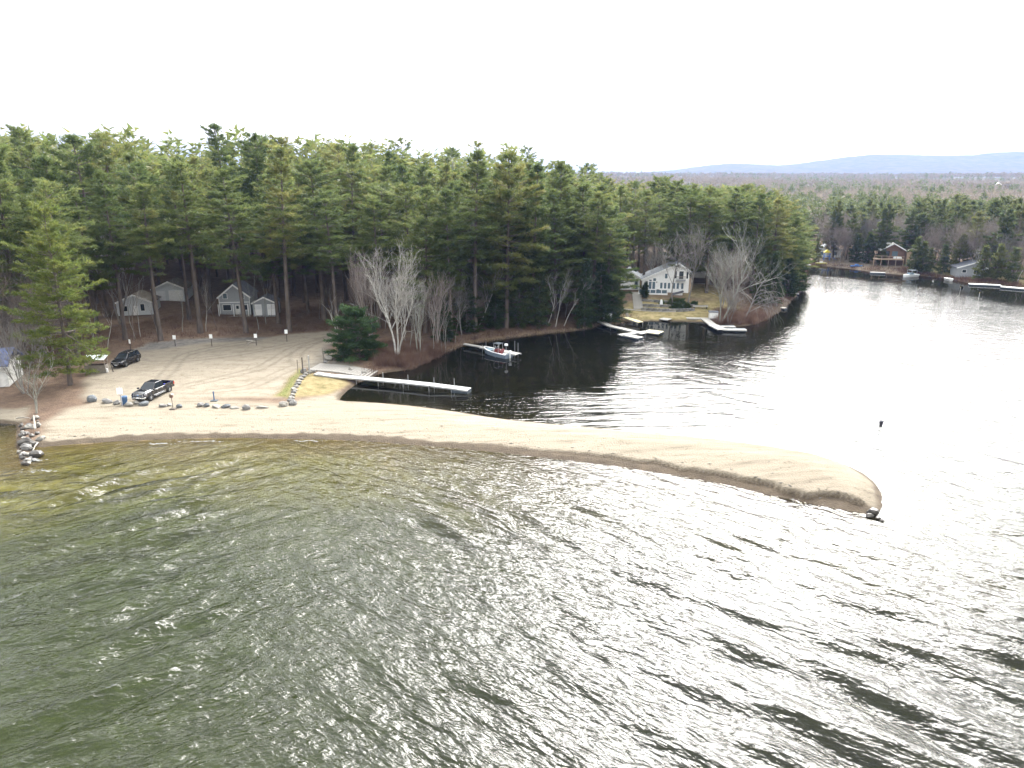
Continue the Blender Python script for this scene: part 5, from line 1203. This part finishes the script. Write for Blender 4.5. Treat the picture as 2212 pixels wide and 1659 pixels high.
q = G(1382, 697, .5); leg_post(t, q[0] - .5, q[1], -.8, .55, .06); leg_post(t, q[0] + .6, q[1], -.8, .55, .06)
t = thing("shore_raft", "small white raft at the edge of the lawn", "raft"); deck_run(t, G(1428, 688, .35), G(1447, 691, .3), 1.9, .35, "dock_pale", .4); float_body(t, G(1429, 688, .1), G(1446, 691, .1), 1.7, 0, .27)
t = thing("white_dock", "white dock leading from the lawn to two finger floats", "dock")
Q1, Q2, Q3 = G(1523, 691, .6), G(1540, 702, .5), G(1561, 713, .45)
deck_run(t, Q1, Q2, 1.6, (.75, .5), "dock_pale", .45); deck_run(t, Q2, Q3, 1.9, .5, "dock_pale", .45); deck_run(t, G(1560, 712, .4), G(1612, 713, .4), 1.2, .44, "dock_pale", .45); deck_run(t, G(1557, 706, .4), G(1588, 706, .4), 1.1, .44, "dock_pale", .45)
float_body(t, G(1562, 712, .1), G(1610, 713, .1), 1.1, -.1, .35); float_body(t, G(1557, 706, .1), G(1586, 706, .1), 1.0, -.1, .35)
for k, (a_, b_5, w_, mt, lab) in enumerate([((1660, 660), (1697, 666), 1.1, "dock_wood", "grey wooden dock at the tip of the wooded point"), ((1698, 633), (1725, 634), 1.8, "dock_wood", "broad low dock just past the tip of the point"), ((1722, 573), (1738, 563), 2.8, "dock_pale", "white dock at the narrows by the dark boathouse"), ((1738, 572), (1750, 572), 1.8, "dock_pale", "small white float beside the dock at the narrows"),
                                            ((2093, 613), (2162, 616), 1.6, "white_paint", "long white dock section on the far bank, nearer the grey cottage"), ((2162, 619), (2225, 624), 1.8, "white_paint", "long white dock section cut by the picture edge"), ((1880, 588), (1912, 589), 1.2, "dock_pale", "low pale dock on the sandy far shore")]):
    t = thing("small_dock", lab, "dock"); a_, b_5 = G(*a_, .4), G(*b_5, .4); deck_run(t, a_, b_5, w_, .42, mt, .9); float_body(t, a_, b_5, w_ * .85, -.15, .34)
def stilt_box(xd, yd, yt, lab):
    p = GP(xd, yd); t = thing("storage_box", lab, "storage box", p, R(-4)); h = zrow(p[1], yt) - p[2]
    for x in (-.75, .75):
        for y in (-.4, .4): MB().box(x-.05, x+.05, y-.05, y+.05, -.2, h - .35 - 1.0 + .1).build("leg", MATS["white_weathered"], t)
    MB().box(-.85, .85, -.5, .5, h - 1.3, h - .12).build("box", MATS["white_paint"], t, .01); MB().hexa([(-.95, -.6, h-.118), (.95, -.6, h-.118), (.95, .6, h-.118), (-.95, .6, h-.118), (-.95, -.6, h-.05), (.95, -.6, h-.05), (.95, .6, h+.1), (-.95, .6, h+.1)]).build("lid", MATS["roof_dark"], t)
stilt_box(1312, 694, 675, "white storage box on stilts at the head of the long angled dock"); stilt_box(1540, 693, 673, "white storage box on stilts at the head of the white dock")
p = GP(1513, 667); t = thing("log_bench", "long pale plank bench on the lawn left of the second storage box", "bench", p, R(-3)); MB().box(-1.6, 1.6, -.2, .2, .4, .5).build("seat", MATS["dock_pale"], t); MB().box(-1.6, 1.6, .25, .32, .55, .75).build("backrest", MATS["dock_pale"], t)
for x in (-1.3, 1.3): MB().box(x-.1, x+.1, -.15, .28, -.1, .398).build("leg", MATS["dark_wood"], t)
p = GP(1357, 687); t = thing("lawn_chair", "weathered wooden chair standing at the corner of the lawn", "chair", p, .5)
MB().box(-.35, .35, -.3, .3, .35, .42).build("seat", MATS["old_wood"], t); MB().hexa([(-.35,.28,.40),(.35,.28,.40),(.35,.34,.40),(-.35,.34,.40),(-.35,.55,1.1),(.35,.55,1.1),(.35,.61,1.1),(-.35,.61,1.1)]).build("backrest", MATS["old_wood"], t)
for x in (-.3, .3):
    for y in (-.25, .25): MB().box(x-.04, x+.04, y-.04, y+.04, -.05, .349).build("leg", MATS["old_wood"], t)

# ================================================================ buildings
def window(parent, x, z, w_, h, y, glass="glass_dark", frame="white_paint", fw=.08, name="window"):
    b = MB(); b.box(x-fw, x, y-.05, y, z-fw, z+h+fw).box(x+w_, x+w_+fw, y-.05, y, z-fw, z+h+fw).box(x, x+w_, y-.05, y, z-fw, z).box(x, x+w_, y-.05, y, z+h, z+h+fw)
    f = b.build(name, MATS[frame], parent); MB().box(x, x+w_, y-.025, y-.006, z, z+h).build("pane", MATS[glass], f); return f
def gable(parent, x0, x1, y0, y1, zw, zr, wallm, roofm, ov=.35, th=.12, apex=None, trim="white_paint", z0=-.4, zr_left=None):
    """walls with gable ends facing -y and +y; ridge runs along y"""
    ap = (x0 + x1) / 2 if apex is None else apex; zl, zrgt = zw if hasattr(zw, '__len__') else (zw, zw)
    MB().prism([(x0, z0), (x1, z0), (x1, zrgt), (ap, zr), (x0, zl)], y0, y1).build("wall", MATS[wallm], parent)
    for xa, za in ((x0, zl), (x1, zrgt)):
        d = np.array([xa - ap, za - zr]); L_ = np.linalg.norm(d); u_ = d / L_; n_ = np.array([-u_[1], u_[0]]); n_ = n_ if n_[1] > 0 else -n_
        a0 = np.array([ap, zr]) + n_ * .004; e0 = np.array([ap, zr]) + u_ * (L_ + ov) + n_ * .004; a1, e1 = a0 + n_ * th, e0 + n_ * th
        a1 = np.array([ap, a1[1] + abs(n_[0]) * th * .9])
        q = [a0, e0, e1, a1] if xa > ap else [e0, a0, a1, e1]
        rf = MB().prism([tuple(v) for v in q], y0 - ov, y1 + ov).build("roof", MATS[roofm], parent)
        f0, f1 = a0 - n_ * .16, e0 - n_ * .16
        q2 = [f0, f1, e1, a1] if xa > ap else [f1, f0, a1, e1]
        MB().prism([tuple(v) for v in q2], y0 - ov - .05, y0 - ov - .004).build("barge_board", MATS[trim], rf)

# white lake house
hp = GP(1387, 634); hz = gz(hp[0] + 5, hp[1] + 3); H0 = thing("white_house", "white lake house with a long sloping grey roof above the terraced lawn", "house", (hp[0] + .2, hp[1] + 1.4, hz), R(-9))
gable(H0, 0, 10.3, 0, 8.5, (2.75, 4.8), 6.4, "white_paint", "roof_grey", .4, .14, 7.9, z0=-1.8)
W = lambda x, z, w_, h, g="glass_sky", **k: window(H0, x, z, w_, h, -.004, g, **k)
W(1.45, .55, .62, 1.65, name="patio_door"); W(2.25, .55, .62, 1.65, name="patio_door")
for x in (4.0, 4.85, 5.7, 6.8, 7.65, 8.65): W(x, .75, .50, 1.30)
W(4.95, 3.05, .55, 1.05); W(7.05, 3.1, .45, 1.6, "glass_dark"); W(9.65, 3.1, .40, 1.45, "glass_dark"); W(8.05, 2.95, .95, 1.75, "glass_dark", name="balcony_door")
W(1.5, 2.35, .55, .32); W(2.4, 2.40, .60, .62)
for x in (1.05, 3.2): MB().box(x-.06, x+.06, -.16, -.004, 1.95, 2.3).build("wall_lamp", MATS["plastic_black"], H0)
bal = MB().box(7.45, 9.45, -.95, -.06, 2.62, 2.80).build("balcony", MATS["grey_siding"], H0)
for i in range(12): MB().box(7.47 + i * .175, 7.47 + i * .175 + .04, -.95, -.91, 2.803, 3.58).build("baluster", MATS["old_wood"], bal)
MB().box(7.45, 9.45, -.97, -.89, 3.585, 3.66).build("handrail", MATS["old_wood"], bal)
MB().box(10.31, 10.9, 1.0, 6.0, -1.5, 3.0).build("side_annex", MATS["tan_siding"], H0)
ch = MB().box(9.7, 10.35, 4.5, 5.2, 3.5, 7.3).build("chimney", MATS["brick"], H0); MB().box(9.62, 10.43, 4.42, 5.28, 7.303, 7.42).build("cap", MATS["concrete"], ch)
dk = MB().box(-.8, 5.6, -2.4, -.06, -.28, -.10).build("deck", MATS["white_weathered"], H0); MB().box(-.7, 5.5, -2.3, -.1, -1.8, -.284).build("deck_base", MATS["grey_siding"], dk)
for i in range(6):
    x = -.75 + i * 1.25
    MB().box(x-.05, x+.05, -2.38, -2.28, -.097, .85).build("rail_post", MATS["white_paint"], dk)
    if i < 5: MB().box(x+.08, x+1.17, -2.345, -2.325, 0, .72).build("glass_panel", MATS["glass_sky"], dk)
MB().box(-.8, 5.6, -2.40, -2.27, .853, .93).build("handrail", MATS["white_paint"], dk); MB().box(-.82, 5.62, -2.44, -2.403, -.35, .0).build("fascia", MATS["white_paint"], dk)
MB().box(3.2, 3.8, -1.9, -1.4, -.097, .8).build("grill_cover", MATS["plastic_black"], dk, .05)
an = MB().prism([(6.7, -1.9), (8.9, -1.9), (8.9, .25), (6.7, -.35)], -2.0, -.06).build("entry_porch", MATS["white_paint"], H0)
MB().prism([(6.35, -.44), (9.15, .32), (9.15, .42), (6.35, -.34)], -2.3, -.06).build("roof", MATS["roof_dark"], an)
for x in (7.05, 7.95): 
    f = MB().box(x-.06, x+.66, -2.05, -2.004, -1.55, -.55).build("window", MATS["white_weathered"], an); MB().box(x, x+.6, -2.06, -2.052, -1.48, -.62).build("pane", MATS["glass_dark"], f)
# linked wing
wp = GP(1362, 622); H1 = thing("house_wing", "small white gabled wing with a blue door left of the white lake house", "house", (hp[0] - 4.2, hp[1] + 5.0, hz + .2), R(-9))
gable(H1, 0, 4.4, 0, 6, 2.6, 4.1, "white_paint", "roof_grey", .4, .14, 1.9, z0=-1.5)
for q in ([(1.0, 2.75), (1.75, 2.75), (1.75, 3.45), (1.0, 3.1)], [(2.05, 2.75), (2.9, 2.75), (2.9, 3.05), (2.05, 3.45)]): MB().prism(q, -.03, -.004).build("gable_window", MATS["glass_dark"], H1)
dr = MB().box(3.2, 3.95, -.05, -.004, -.1, 1.85).build("door", MATS["glass_sky"], H1); MB().box(3.35, 3.75, -.065, -.053, 1.0, 1.6).build("pane", MATS["glass_dark"], dr)
g0 = GP(1510, 615); H2 = thing("garden_shed", "low pale outbuilding with a dark opening right of the white house", "shed", (g0[0] - 1.8, g0[1] + 2, g0[2]), R(-14))
gable(H2, 0, 4.6, 0, 5, 2.1, 3.0, "white_weathered", "roof_metal", .3); MB().box(.8, 4.0, -.03, -.004, .1, 1.5).build("door_opening", MATS["dark_wood"], H2)
# terrace: steps, retaining walls, ornament
sa, sb = GP(1379, 668), GP(1374, 632); st = thing("garden_stairs", "pale stone stairs climbing from the lawn to the white house", "stairs")
nst = 17; trm = MB().box(-1.0, 1.0, -.30, .30, -.5, 0).mesh("step", MATS["paving"])
for i in range(nst):
    f = (i + .5) / nst; c = sa + (sb - sa) * f; c[2] = max(gz(c[0], c[1]), sa[2] + (sb[2] - sa[2]) * f) + .14; link("step", trm, st, tuple(c), (0, 0, R(4)))
for i, (pix, hh, lab) in enumerate([([(1386, 650), (1425, 653), (1470, 654)], .45, "upper low stone retaining wall below the white house"), ([(1388, 661), (1450, 664), (1500, 663)], .5, "middle stone retaining wall across the terraced slope"), ([(1384, 670), (1430, 673), (1475, 673), (1500, 671)], .6, "lowest stone retaining wall above the lawn")]):
    t = thing("retaining_wall", lab, "wall"); pts = [GP(*q) for q in pix]
    for a_, b_6 in zip(pts[:-1], pts[1:]):
        L_ = np.linalg.norm((b_6 - a_)[:2]); nb_ = max(2, int(L_ / 1.1)); ang = math.atan2(b_6[1]-a_[1], b_6[0]-a_[0])
        for k in range(nb_):
            f = (k + .5) / nb_; c = a_ + (b_6 - a_) * f; w_ = L_ / nb_ - .03; zg = gz(c[0], c[1])
            link("stone", MB().box(-w_/2, w_/2, -.2 + .05 * rr_.random(), .2, -.4, hh * (.85 + .25 * rr_.random())).mesh("stone", MATS["stone_pale" if rr_.random() < .5 else "stone_grey"]), t, (c[0], c[1], zg), (0, 0, ang))
pa = thing("stone_path", "line of pale flagstones along the top of the lawn", "path")
for i in range(16):
    f = i / 15; q = GP(1345 + 110 * f, 667.5 + 6 * math.sin(f * 1.6)); link("flagstone", MB().box(-.42, .42, -.30, .30, -.1, .06 + .02 * rr_.random()).mesh("flagstone", MATS["paving"]), pa, tuple(q), (0, 0, rr_.uniform(-.15, .15)))
pa = thing("concrete_path", "pale concrete strip leading along the lawn to the white dock", "path")
for i in range(10):
    f = i / 9; q = GP(1488 + 85 * f, 687 + 2 * f); link("slab", MB().box(-.5, .46, -.9, .9, -.1, .07).mesh("slab", MATS["paving"]), pa, tuple(q), (0, 0, R(-2)))
q = GP(1428, 661); t = thing("garden_ornament", "white tapered stone ornament on a pale block in the terraced garden", "ornament", q)
MB().hexa([(-.85,-.4,-.2),(.85,-.4,-.2),(.85,.5,-.2),(-.85,.5,-.2),(-.8,-.35,.28),(.8,-.35,.28),(.8,.45,.28),(-.8,.45,.28)]).build("base", MATS["paving"], t, .04)
b = MB(); b.loft([[(-.33,-.25,.283),(.33,-.25,.283),(.33,.2,.283),(-.33,.2,.283)], [(-.26,-.2,1.0),(.26,-.2,1.0),(.26,.15,1.0),(-.26,.15,1.0)], [(-.15,-.12,1.42),(.15,-.12,1.42),(.15,.08,1.42),(-.15,.08,1.42)]]); b.build("shaft", MATS["sign_white"], t, .05)
for k, (xd, yd, s, lab) in enumerate([(1456, 660, 1.1, "dark green juniper beside the entry porch of the white house"), (1470, 657, .9, "green juniper under the leaning trunk"), (1463, 668, 1.0, "low green juniper above the lowest retaining wall"), (1500, 660, .7, "small green shrub on the slope right of the junipers"), (1484, 666, .8, "rounded green shrub near the plank bench"), (1430, 656, .5, "tiny shrub behind the white ornament")]):
    q = GP(xd, yd); plant("juniper_plant", pine_meshes(840 + k, 1.4, .02, 1.35, .10, 3.5, 7, (.22, .07), "needles_young" if k % 2 else "needles_dark", ragged=.1, shape=.5, plume=.6), lab, "shrub", q, s)

# grey gabled house behind the lot
p = GP(500, 682); H3 = thing("grey_house", "grey gabled house with white trim behind the parking lot", "house", (p[0] - 2.4, p[1] + .5, p[2]), R(8))
gable(H3, 0, 5.9, 0, 7.5, 3.6, 6.0, "grey_siding", "roof_dark", .3, .12, 3.0, z0=-1.0)
for x in (.9, 4.1): window(H3, x, 3.3, .75, 1.0, -.004, "glass_sky")
window(H3, .7, .95, 1.5, 1.1, -.004, "glass_dark"); dr = MB().box(3.0, 3.9, -.06, -.004, .1, 2.05).build("door", MATS["white_weathered"], H3); MB().box(3.2, 3.7, -.075, -.063, 1.2, 1.85).build("pane", MATS["glass_dark"], dr)
window(H3, 4.5, .95, .8, 1.0, -.004, "glass_dark")
for x in (.0, 5.78): MB().box(x, x+.12, -.035, -.004, -.2, 3.5).build("corner_board", MATS["white_paint"], H3)
MB().box(.0, 5.9, -.04, -.006, 2.45, 2.6).build("trim_board", MATS["white_paint"], H3); MB().box(-.1, 6.0, -1.6, -.05, -.35, -.02).build("porch_floor", MATS["old_wood"], H3)
for x in (.1, 2.9, 5.7): MB().box(x, x+.12, -1.5, -1.38, -.017, 2.4).build("porch_post", MATS["white_paint"], H3)
H4 = thing("garage_shed", "low grey shed with white double doors beside the grey gabled house", "shed", (p[0] + 4.3, p[1] + .2, p[2]), R(8))
gable(H4, 0, 4.4, 0, 4.5, 2.5, 3.6, "grey_siding", "roof_dark", .25, .1)
for x in (.25, 2.75): d_ = MB().box(x, x+1.45, -.06, -.004, .0, 2.2).build("door", MATS["sign_white"], H4); MB().box(x+.1, x+1.35, -.075, -.063, 1.2, 2.0).build("door_panel", MATS["plate_white"], d_)
# white garage and half-hidden cabin
p = GP(362, 652); H5 = thing("white_garage", "small garage with a white roll-up door up the slope behind the lot", "garage", (p[0] - 3.0, p[1] + .5, p[2]), R(10))
gable(H5, 0, 6.2, 0, 6.5, 2.6, 4.0, "pale_siding", "roof_brown", .35, .12, z0=-1.5); d_ = MB().box(3.0, 5.8, -.06, -.004, .0, 2.2).build("garage_door", MATS["sign_white"], H5)
for i in range(4): MB().box(3.08, 5.72, -.075, -.062, .06 + i * .53, .06 + i * .53 + .48).build("door_panel", MATS["white_paint"], d_)
MB().box(.5, 2.3, -.05, -.004, .0, 2.1).build("door", MATS["plate_white"], H5)
p = GP(285, 684); H6 = thing("cabin", "low grey cabin half hidden behind trunks left of the white garage", "cabin", (p[0] - 3, p[1] + .5, p[2]), R(12))
gable(H6, 0, 6.4, 0, 6, 2.6, 4.0, "pale_siding", "roof_brown", .35, .12, z0=-1.5); window(H6, .9, .9, 1.0, 1.0, -.004); window(H6, 4.3, .9, .7, 1.3, -.004); MB().box(2.9, 3.8, -.05, -.004, -.2, 1.9).build("door", MATS["white_paint"], H6)
# house deep in the trees
q = G(432, 546, 9.5); z = gz(q[0], q[1]); H7 = thing("upper_house", "pale house front glimpsed high up between the pines", "house", (q[0] - 2, q[1], z), R(8))
gable(H7, 0, 4.6, 0, 6, 3.6, 5.6, "pale_siding", "roof_dark", .35, .12, z0=-3); window(H7, .8, 1.0, 1.0, 1.6, -.004, "glass_dark"); window(H7, 2.7, 1.0, 1.0, 1.6, -.004, "glass_dark"); window(H7, 1.8, 3.6, .8, .9, -.004, "glass_sky")
# blue roofed building cut by the picture edge
p = GP(20, 852); H8 = thing("blue_roof_building", "pale weathered building with a blue roof at the left picture edge", "building", (p[0] - 9.4, p[1] + 1.0, p[2]), R(18))
MB().box(0, 7.6, 0, 6, -.5, 3.1).build("wall", MATS["white_weathered"], H8)
MB().hexa([(-.4,-.5,2.95),(8.0,-.5,2.95),(8.0,3.0,4.7),(-.4,3.0,4.7),(-.4,-.5,3.12),(8.0,-.5,3.12),(8.0,3.0,4.87),(-.4,3.0,4.87)]).build("roof", MATS["roof_blue"], H8); MB().hexa([(-.4,3.0,4.7),(8.0,3.0,4.7),(8.0,6.5,2.95),(-.4,6.5,2.95),(-.4,3.0,4.87),(8.0,3.0,4.87),(8.0,6.5,3.12),(-.4,6.5,3.12)]).build("roof", MATS["roof_blue"], H8)
for x in (0.0, 7.6): MB().prism([(x-.02, 3.1), (x+.02, 3.1), (x+.02, 3.3), (x-.02, 3.3)], .2, 5.8).build("gable_board", MATS["white_weathered"], H8)
MB().prism([(-.42, 2.80), (8.02, 2.80), (8.02, 2.94), (-.42, 2.94)], -.56, -.503).build("fascia", MATS["white_paint"], H8)

# far bank houses and playthings
p = GP(1930, 572); F1 = thing("brown_cottage", "brown cottage with a white roof and raised deck on the far bank", "house", (p[0] - 3.5, p[1] + 2, p[2]), R(-20))
gable(F1, 0, 7, 0, 8, 4.6, 6.6, "brown_siding", "white_paint", .5, .15, z0=-1.0)
window(F1, 1.3, 2.6, 1.2, 1.6, -.004, "glass_dark", "brown_siding"); window(F1, 3.2, 2.6, 1.6, 1.6, -.004, "glass_sky", "brown_siding")
dk = MB().box(-2.2, 6.5, -3.2, -.05, 1.75, 1.95).build("deck", MATS["tan_siding"], F1)
for x in (-2.1, 0, 2.1, 4.2, 6.3): MB().box(x-.09, x+.09, -3.15, -2.97, -1.0, 1.745).build("post", MATS["tan_siding"], dk); MB().box(x-.06, x+.06, -3.18, -3.06, 1.953, 2.85).build("rail_post", MATS["tan_siding"], dk)
MB().box(-2.2, 6.5, -3.2, -3.05, 2.853, 2.95).build("handrail", MATS["tan_siding"], dk)
q = (p[0] + 1.0, p[1] + .6); o = MB().loft([[(-1.3, -.5, 0), (1.3, -.5, 0), (1.3, .5, 0), (-1.3, .5, 0)], [(-1.1, -.4, .5), (1.1, -.4, .5), (1.1, .4, .6), (-1.1, .4, .6)]]); ob = o.build("covered_table", MATS["sign_white"], None, .08, loc=(q[0], q[1] - .6, p[2] + 1.98)); tag(ob, "white covered table on the deck of the brown cottage", "table")
p = GP(2092, 598); F2 = thing("grey_cottage", "small grey cottage with a white-framed window on the far bank", "house", (p[0] - 3.2, p[1] + .5, p[2]), R(-14))
gable(F2, 0, 7.5, 0, 6, 2.6, 4.3, "grey_siding", "roof_dark", .4, .12, 5.2, z0=-1); window(F2, 4.2, .9, 1.8, 1.1, -.004, "glass_dark"); window(F2, 1.3, 1.2, 1.0, .8, -.004, "glass_dark"); MB().box(7.51, 10.5, 1.5, 5, -1, 2.2).build("side_annex", MATS["dark_wood"], F2)
p = GP(2030, 588); F3 = thing("tan_house", "tan house glimpsed through the leafless trees left of the grey cottage", "house", (p[0] - 3, p[1] + 14, gz(p[0], p[1] + 14)), R(-15))
gable(F3, 0, 8, 0, 7, 4.4, 6.2, "tan_siding", "roof_brown", .4, .12, z0=-1); window(F3, 1.5, 2.2, 1.2, 1.2, -.004); window(F3, 5.0, 2.2, 1.2, 1.2, -.004)
p = GP(1729, 560); F4 = thing("dark_boathouse", "dark boathouse with a grey roof at the narrows", "boathouse", (p[0] - 2, p[1] + 2, p[2]), R(-20))
gable(F4, 0, 4.5, 0, 5, 2.8, 4.2, "dark_wood", "roof_grey", .4); MB().box(1.2, 3.3, -.04, -.004, 0, 2.1).build("door", MATS["plastic_black"], F4)
p = GP(1797, 558); F5 = thing("white_cottage", "white cottage with a yellow gable behind the play tower on the far bank", "house", (p[0] - 4, p[1] + 3, p[2]), R(-18))
gable(F5, 0, 7.5, 0, 6, 2.7, 4.6, "white_paint", "roof_grey", .4, .12, z0=-1); window(F5, .9, .9, 1.1, 1.1, -.004, "glass_sky"); window(F5, 5.4, .9, 1.1, 1.1, -.004, "glass_sky"); MB().prism([(2.0, 3.1), (5.5, 3.1), (3.75, 4.3)], -.06, -.004).build("gable_panel", MATS["play_yellow"], F5)
p = GP(1785, 562); t = thing("play_tower", "blue and yellow climbing tower on the far bank lawn", "play tower", p, R(-15))
for x in (-.9, .9):
    for y in (-.8, .8): MB().box(x-.07, x+.07, y-.07, y+.07, -.1, 2.6).build("post", MATS["play_blue"], t)
MB().box(-1.0, 1.0, -.9, .9, 1.3, 1.42).build("platform", MATS["play_blue"], t); MB().prism([(-1.2, 2.6), (1.2, 2.6), (0, 3.6)], -1.0, 1.0).build("roof", MATS["play_yellow"], t); MB().hexa([(1.0,-.4,1.3),(3.2,-.4,.1),(3.2,.4,.1),(1.0,.4,1.3),(1.0,-.4,1.42),(3.2,-.4,.22),(3.2,.4,.22),(1.0,.4,1.42)]).build("slide", MATS["play_blue"], t)
def small_hull(name, xd, yd, L_, w_, h, mat, lab, rz, seat=None, cat="boat"):
    p = GP(xd, yd) if yd < 590 else G(xd, yd, 0); t = thing(name, lab, cat, p, rz)
    S = [(-.5, .42), (-.25, .5), (.1, .5), (.35, .32), (.5, .02)]; V, F = [], []
    for x, k in S: V += [(x*L_, -k*w_, h), (x*L_, -k*w_*.6, .02), (x*L_, k*w_*.6, .02), (x*L_, k*w_, h)]
    for i in range(4):
        for k in range(3): F.append((i*4+k, i*4+k+1, (i+1)*4+k+1, (i+1)*4+k))
        F.append((i*4+3, i*4, (i+1)*4, (i+1)*4+3))
    F.append((0, 1, 2, 3)); MB().add(V, F).build("hull", MATS[mat], t)
    if seat: MB().box(-.15*L_, .1*L_, -.28*w_, .28*w_, h+.003, h+.35).build("seat", MATS[seat], t, .04)
    return t
small_hull("rowing_boat", 1773, 571, 3.6, 1.5, .55, "hull_yellow", "yellow boat pulled up on the far shore below the play tower", R(170), "sign_white")
small_hull("kayak", 1851, 576, 4.2, 1.0, .42, "kayak_blue", "bright blue kayak lying on the far bank", R(3), "kayak_blue", "kayak")
t = small_hull("small_motorboat", 1966, 598, 5.4, 2.1, .75, "boat_white", "white and teal motorboat moored at the far bank", R(200), "boat_deck_blue"); 
MB().hexa([(.2,-.8,.76),(.9,-.6,.76),(.9,.6,.76),(.2,.8,.76),(.1,-.8,1.35),(.5,-.6,1.3),(.5,.6,1.3),(.1,.8,1.35)]).build("windscreen", MATS["glass_sky"], t); MB().box(-1.6, .6, -.9, .9, 1.9, 1.98).build("canopy", MATS["canvas_dark"], t)
for x in (-1.5, .5):
    for y in (-.8, .8): MB().box(x-.03, x+.03, y-.03, y+.03, .6, 1.9).build("canopy_post", MATS["alloy"], t)
t = small_hull("moored_skiff", 2047, 606, 3.0, 1.6, .7, "white_weathered", "grey skiff pulled against the far bank reeds", R(95))
q = G(2120, 398, 24); yy = 900.0; x = (2115 - 1106) / FPX * yy / CP * .97; z = zrow(yy, 412); F6 = thing("hilltop_barn", "distant farm building with white roofs on the wooded ridge", "barn", (x - 10, yy, z - 8), R(-30))
gable(F6, 0, 12, 0, 24, 13, 17, "tan_siding", "white_paint", .8, .3, z0=-10)

# channel marker and small buoys
p = G(1903, 917, 0); t = thing("channel_buoy", "dark channel marker buoy with a thin topmark on the open water", "buoy", p, 0); t.scale = (.62, .62, .68)
MB().tube([(0,0,-.3), (0,0,.15), (0,0,.55), (0,0,.75)], [.30, .30, .42, .20], 12).build("float", MATS["black_buoy"], t); MB().tube([(0,0,.75), (0.06,0,1.7)], [.05, .04], 8).build("mast", MATS["sign_white"], t); MB().tube([(.06,0,1.2), (.07,0,1.35)], [.16, .12], 8).build("band", MATS["sign_grey"], t); MB().tube([(.06,0,1.7), (.10,0,1.95)], [.10, .14], 8).build("topmark", MATS["sign_grey"], t)
for xd, yd, lab in [(1843, 679, "thin marker stake in the bright water off the point"), (1826, 693, "thin marker stake nearest the point"), (2074, 628, "thin marker stake off the far bank"), (2115, 640, "thin yellowish marker stake near the white docks"), (1841, 723, "thin marker stake lowest of the three off the point")]:
    p = G(xd, yd, 0); t = thing("marker_stake", lab, "stake", p); MB().tube([(0,0,-1), (0,0,.9)], [.05, .05], 6).build("shaft", MATS["white_weathered"], t); MB().tube([(0,0,.9), (0,0,1.0)], [.08, .06], 6).build("cap", MATS["play_yellow"], t)

# pebbles, twigs and wrack strewn on the beach and the spit
def pebbles():
    r = np.random.RandomState(55); P = []
    c = NEAR
    for i in range(len(c) - 1):
        L_ = np.linalg.norm(c[i+1] - c[i])
        for _ in range(int(L_ * 5)):
            q = c[i] + (c[i+1] - c[i]) * r.rand(); P.append((q[0] + .3 * r.randn(), q[1] + (1.7 + .35 * r.randn() if r.rand() < .6 else 6 * r.rand())))
    P = np.array(P); h_, s_, _ = height(P[:, 0], P[:, 1]); ok = (s_ > .9); P, h_ = P[ok], h_[ok]; b = MB()
    for (x, y), z in zip(P, h_):
        s = .025 + .06 * r.rand() ** 2; l = s * (1 + 2.5 * (r.rand() < .3)); a_ = r.rand() * 3.14; c_, q_ = math.cos(a_), math.sin(a_)
        b.add([(x + c_*l, y + q_*l, z + s*.3), (x - q_*s, y + c_*s, z + s*.3), (x - c_*l, y - q_*l, z + s*.3), (x + q_*s, y - c_*s, z + s*.3), (x, y, z + s*1.1)], [(0, 1, 4), (1, 2, 4), (2, 3, 4), (3, 0, 4)])
    tag(b.build("pebbles", MATS["stone_wet"]), "dark pebbles and twigs strewn along the beach", kind="stuff")
pebbles()
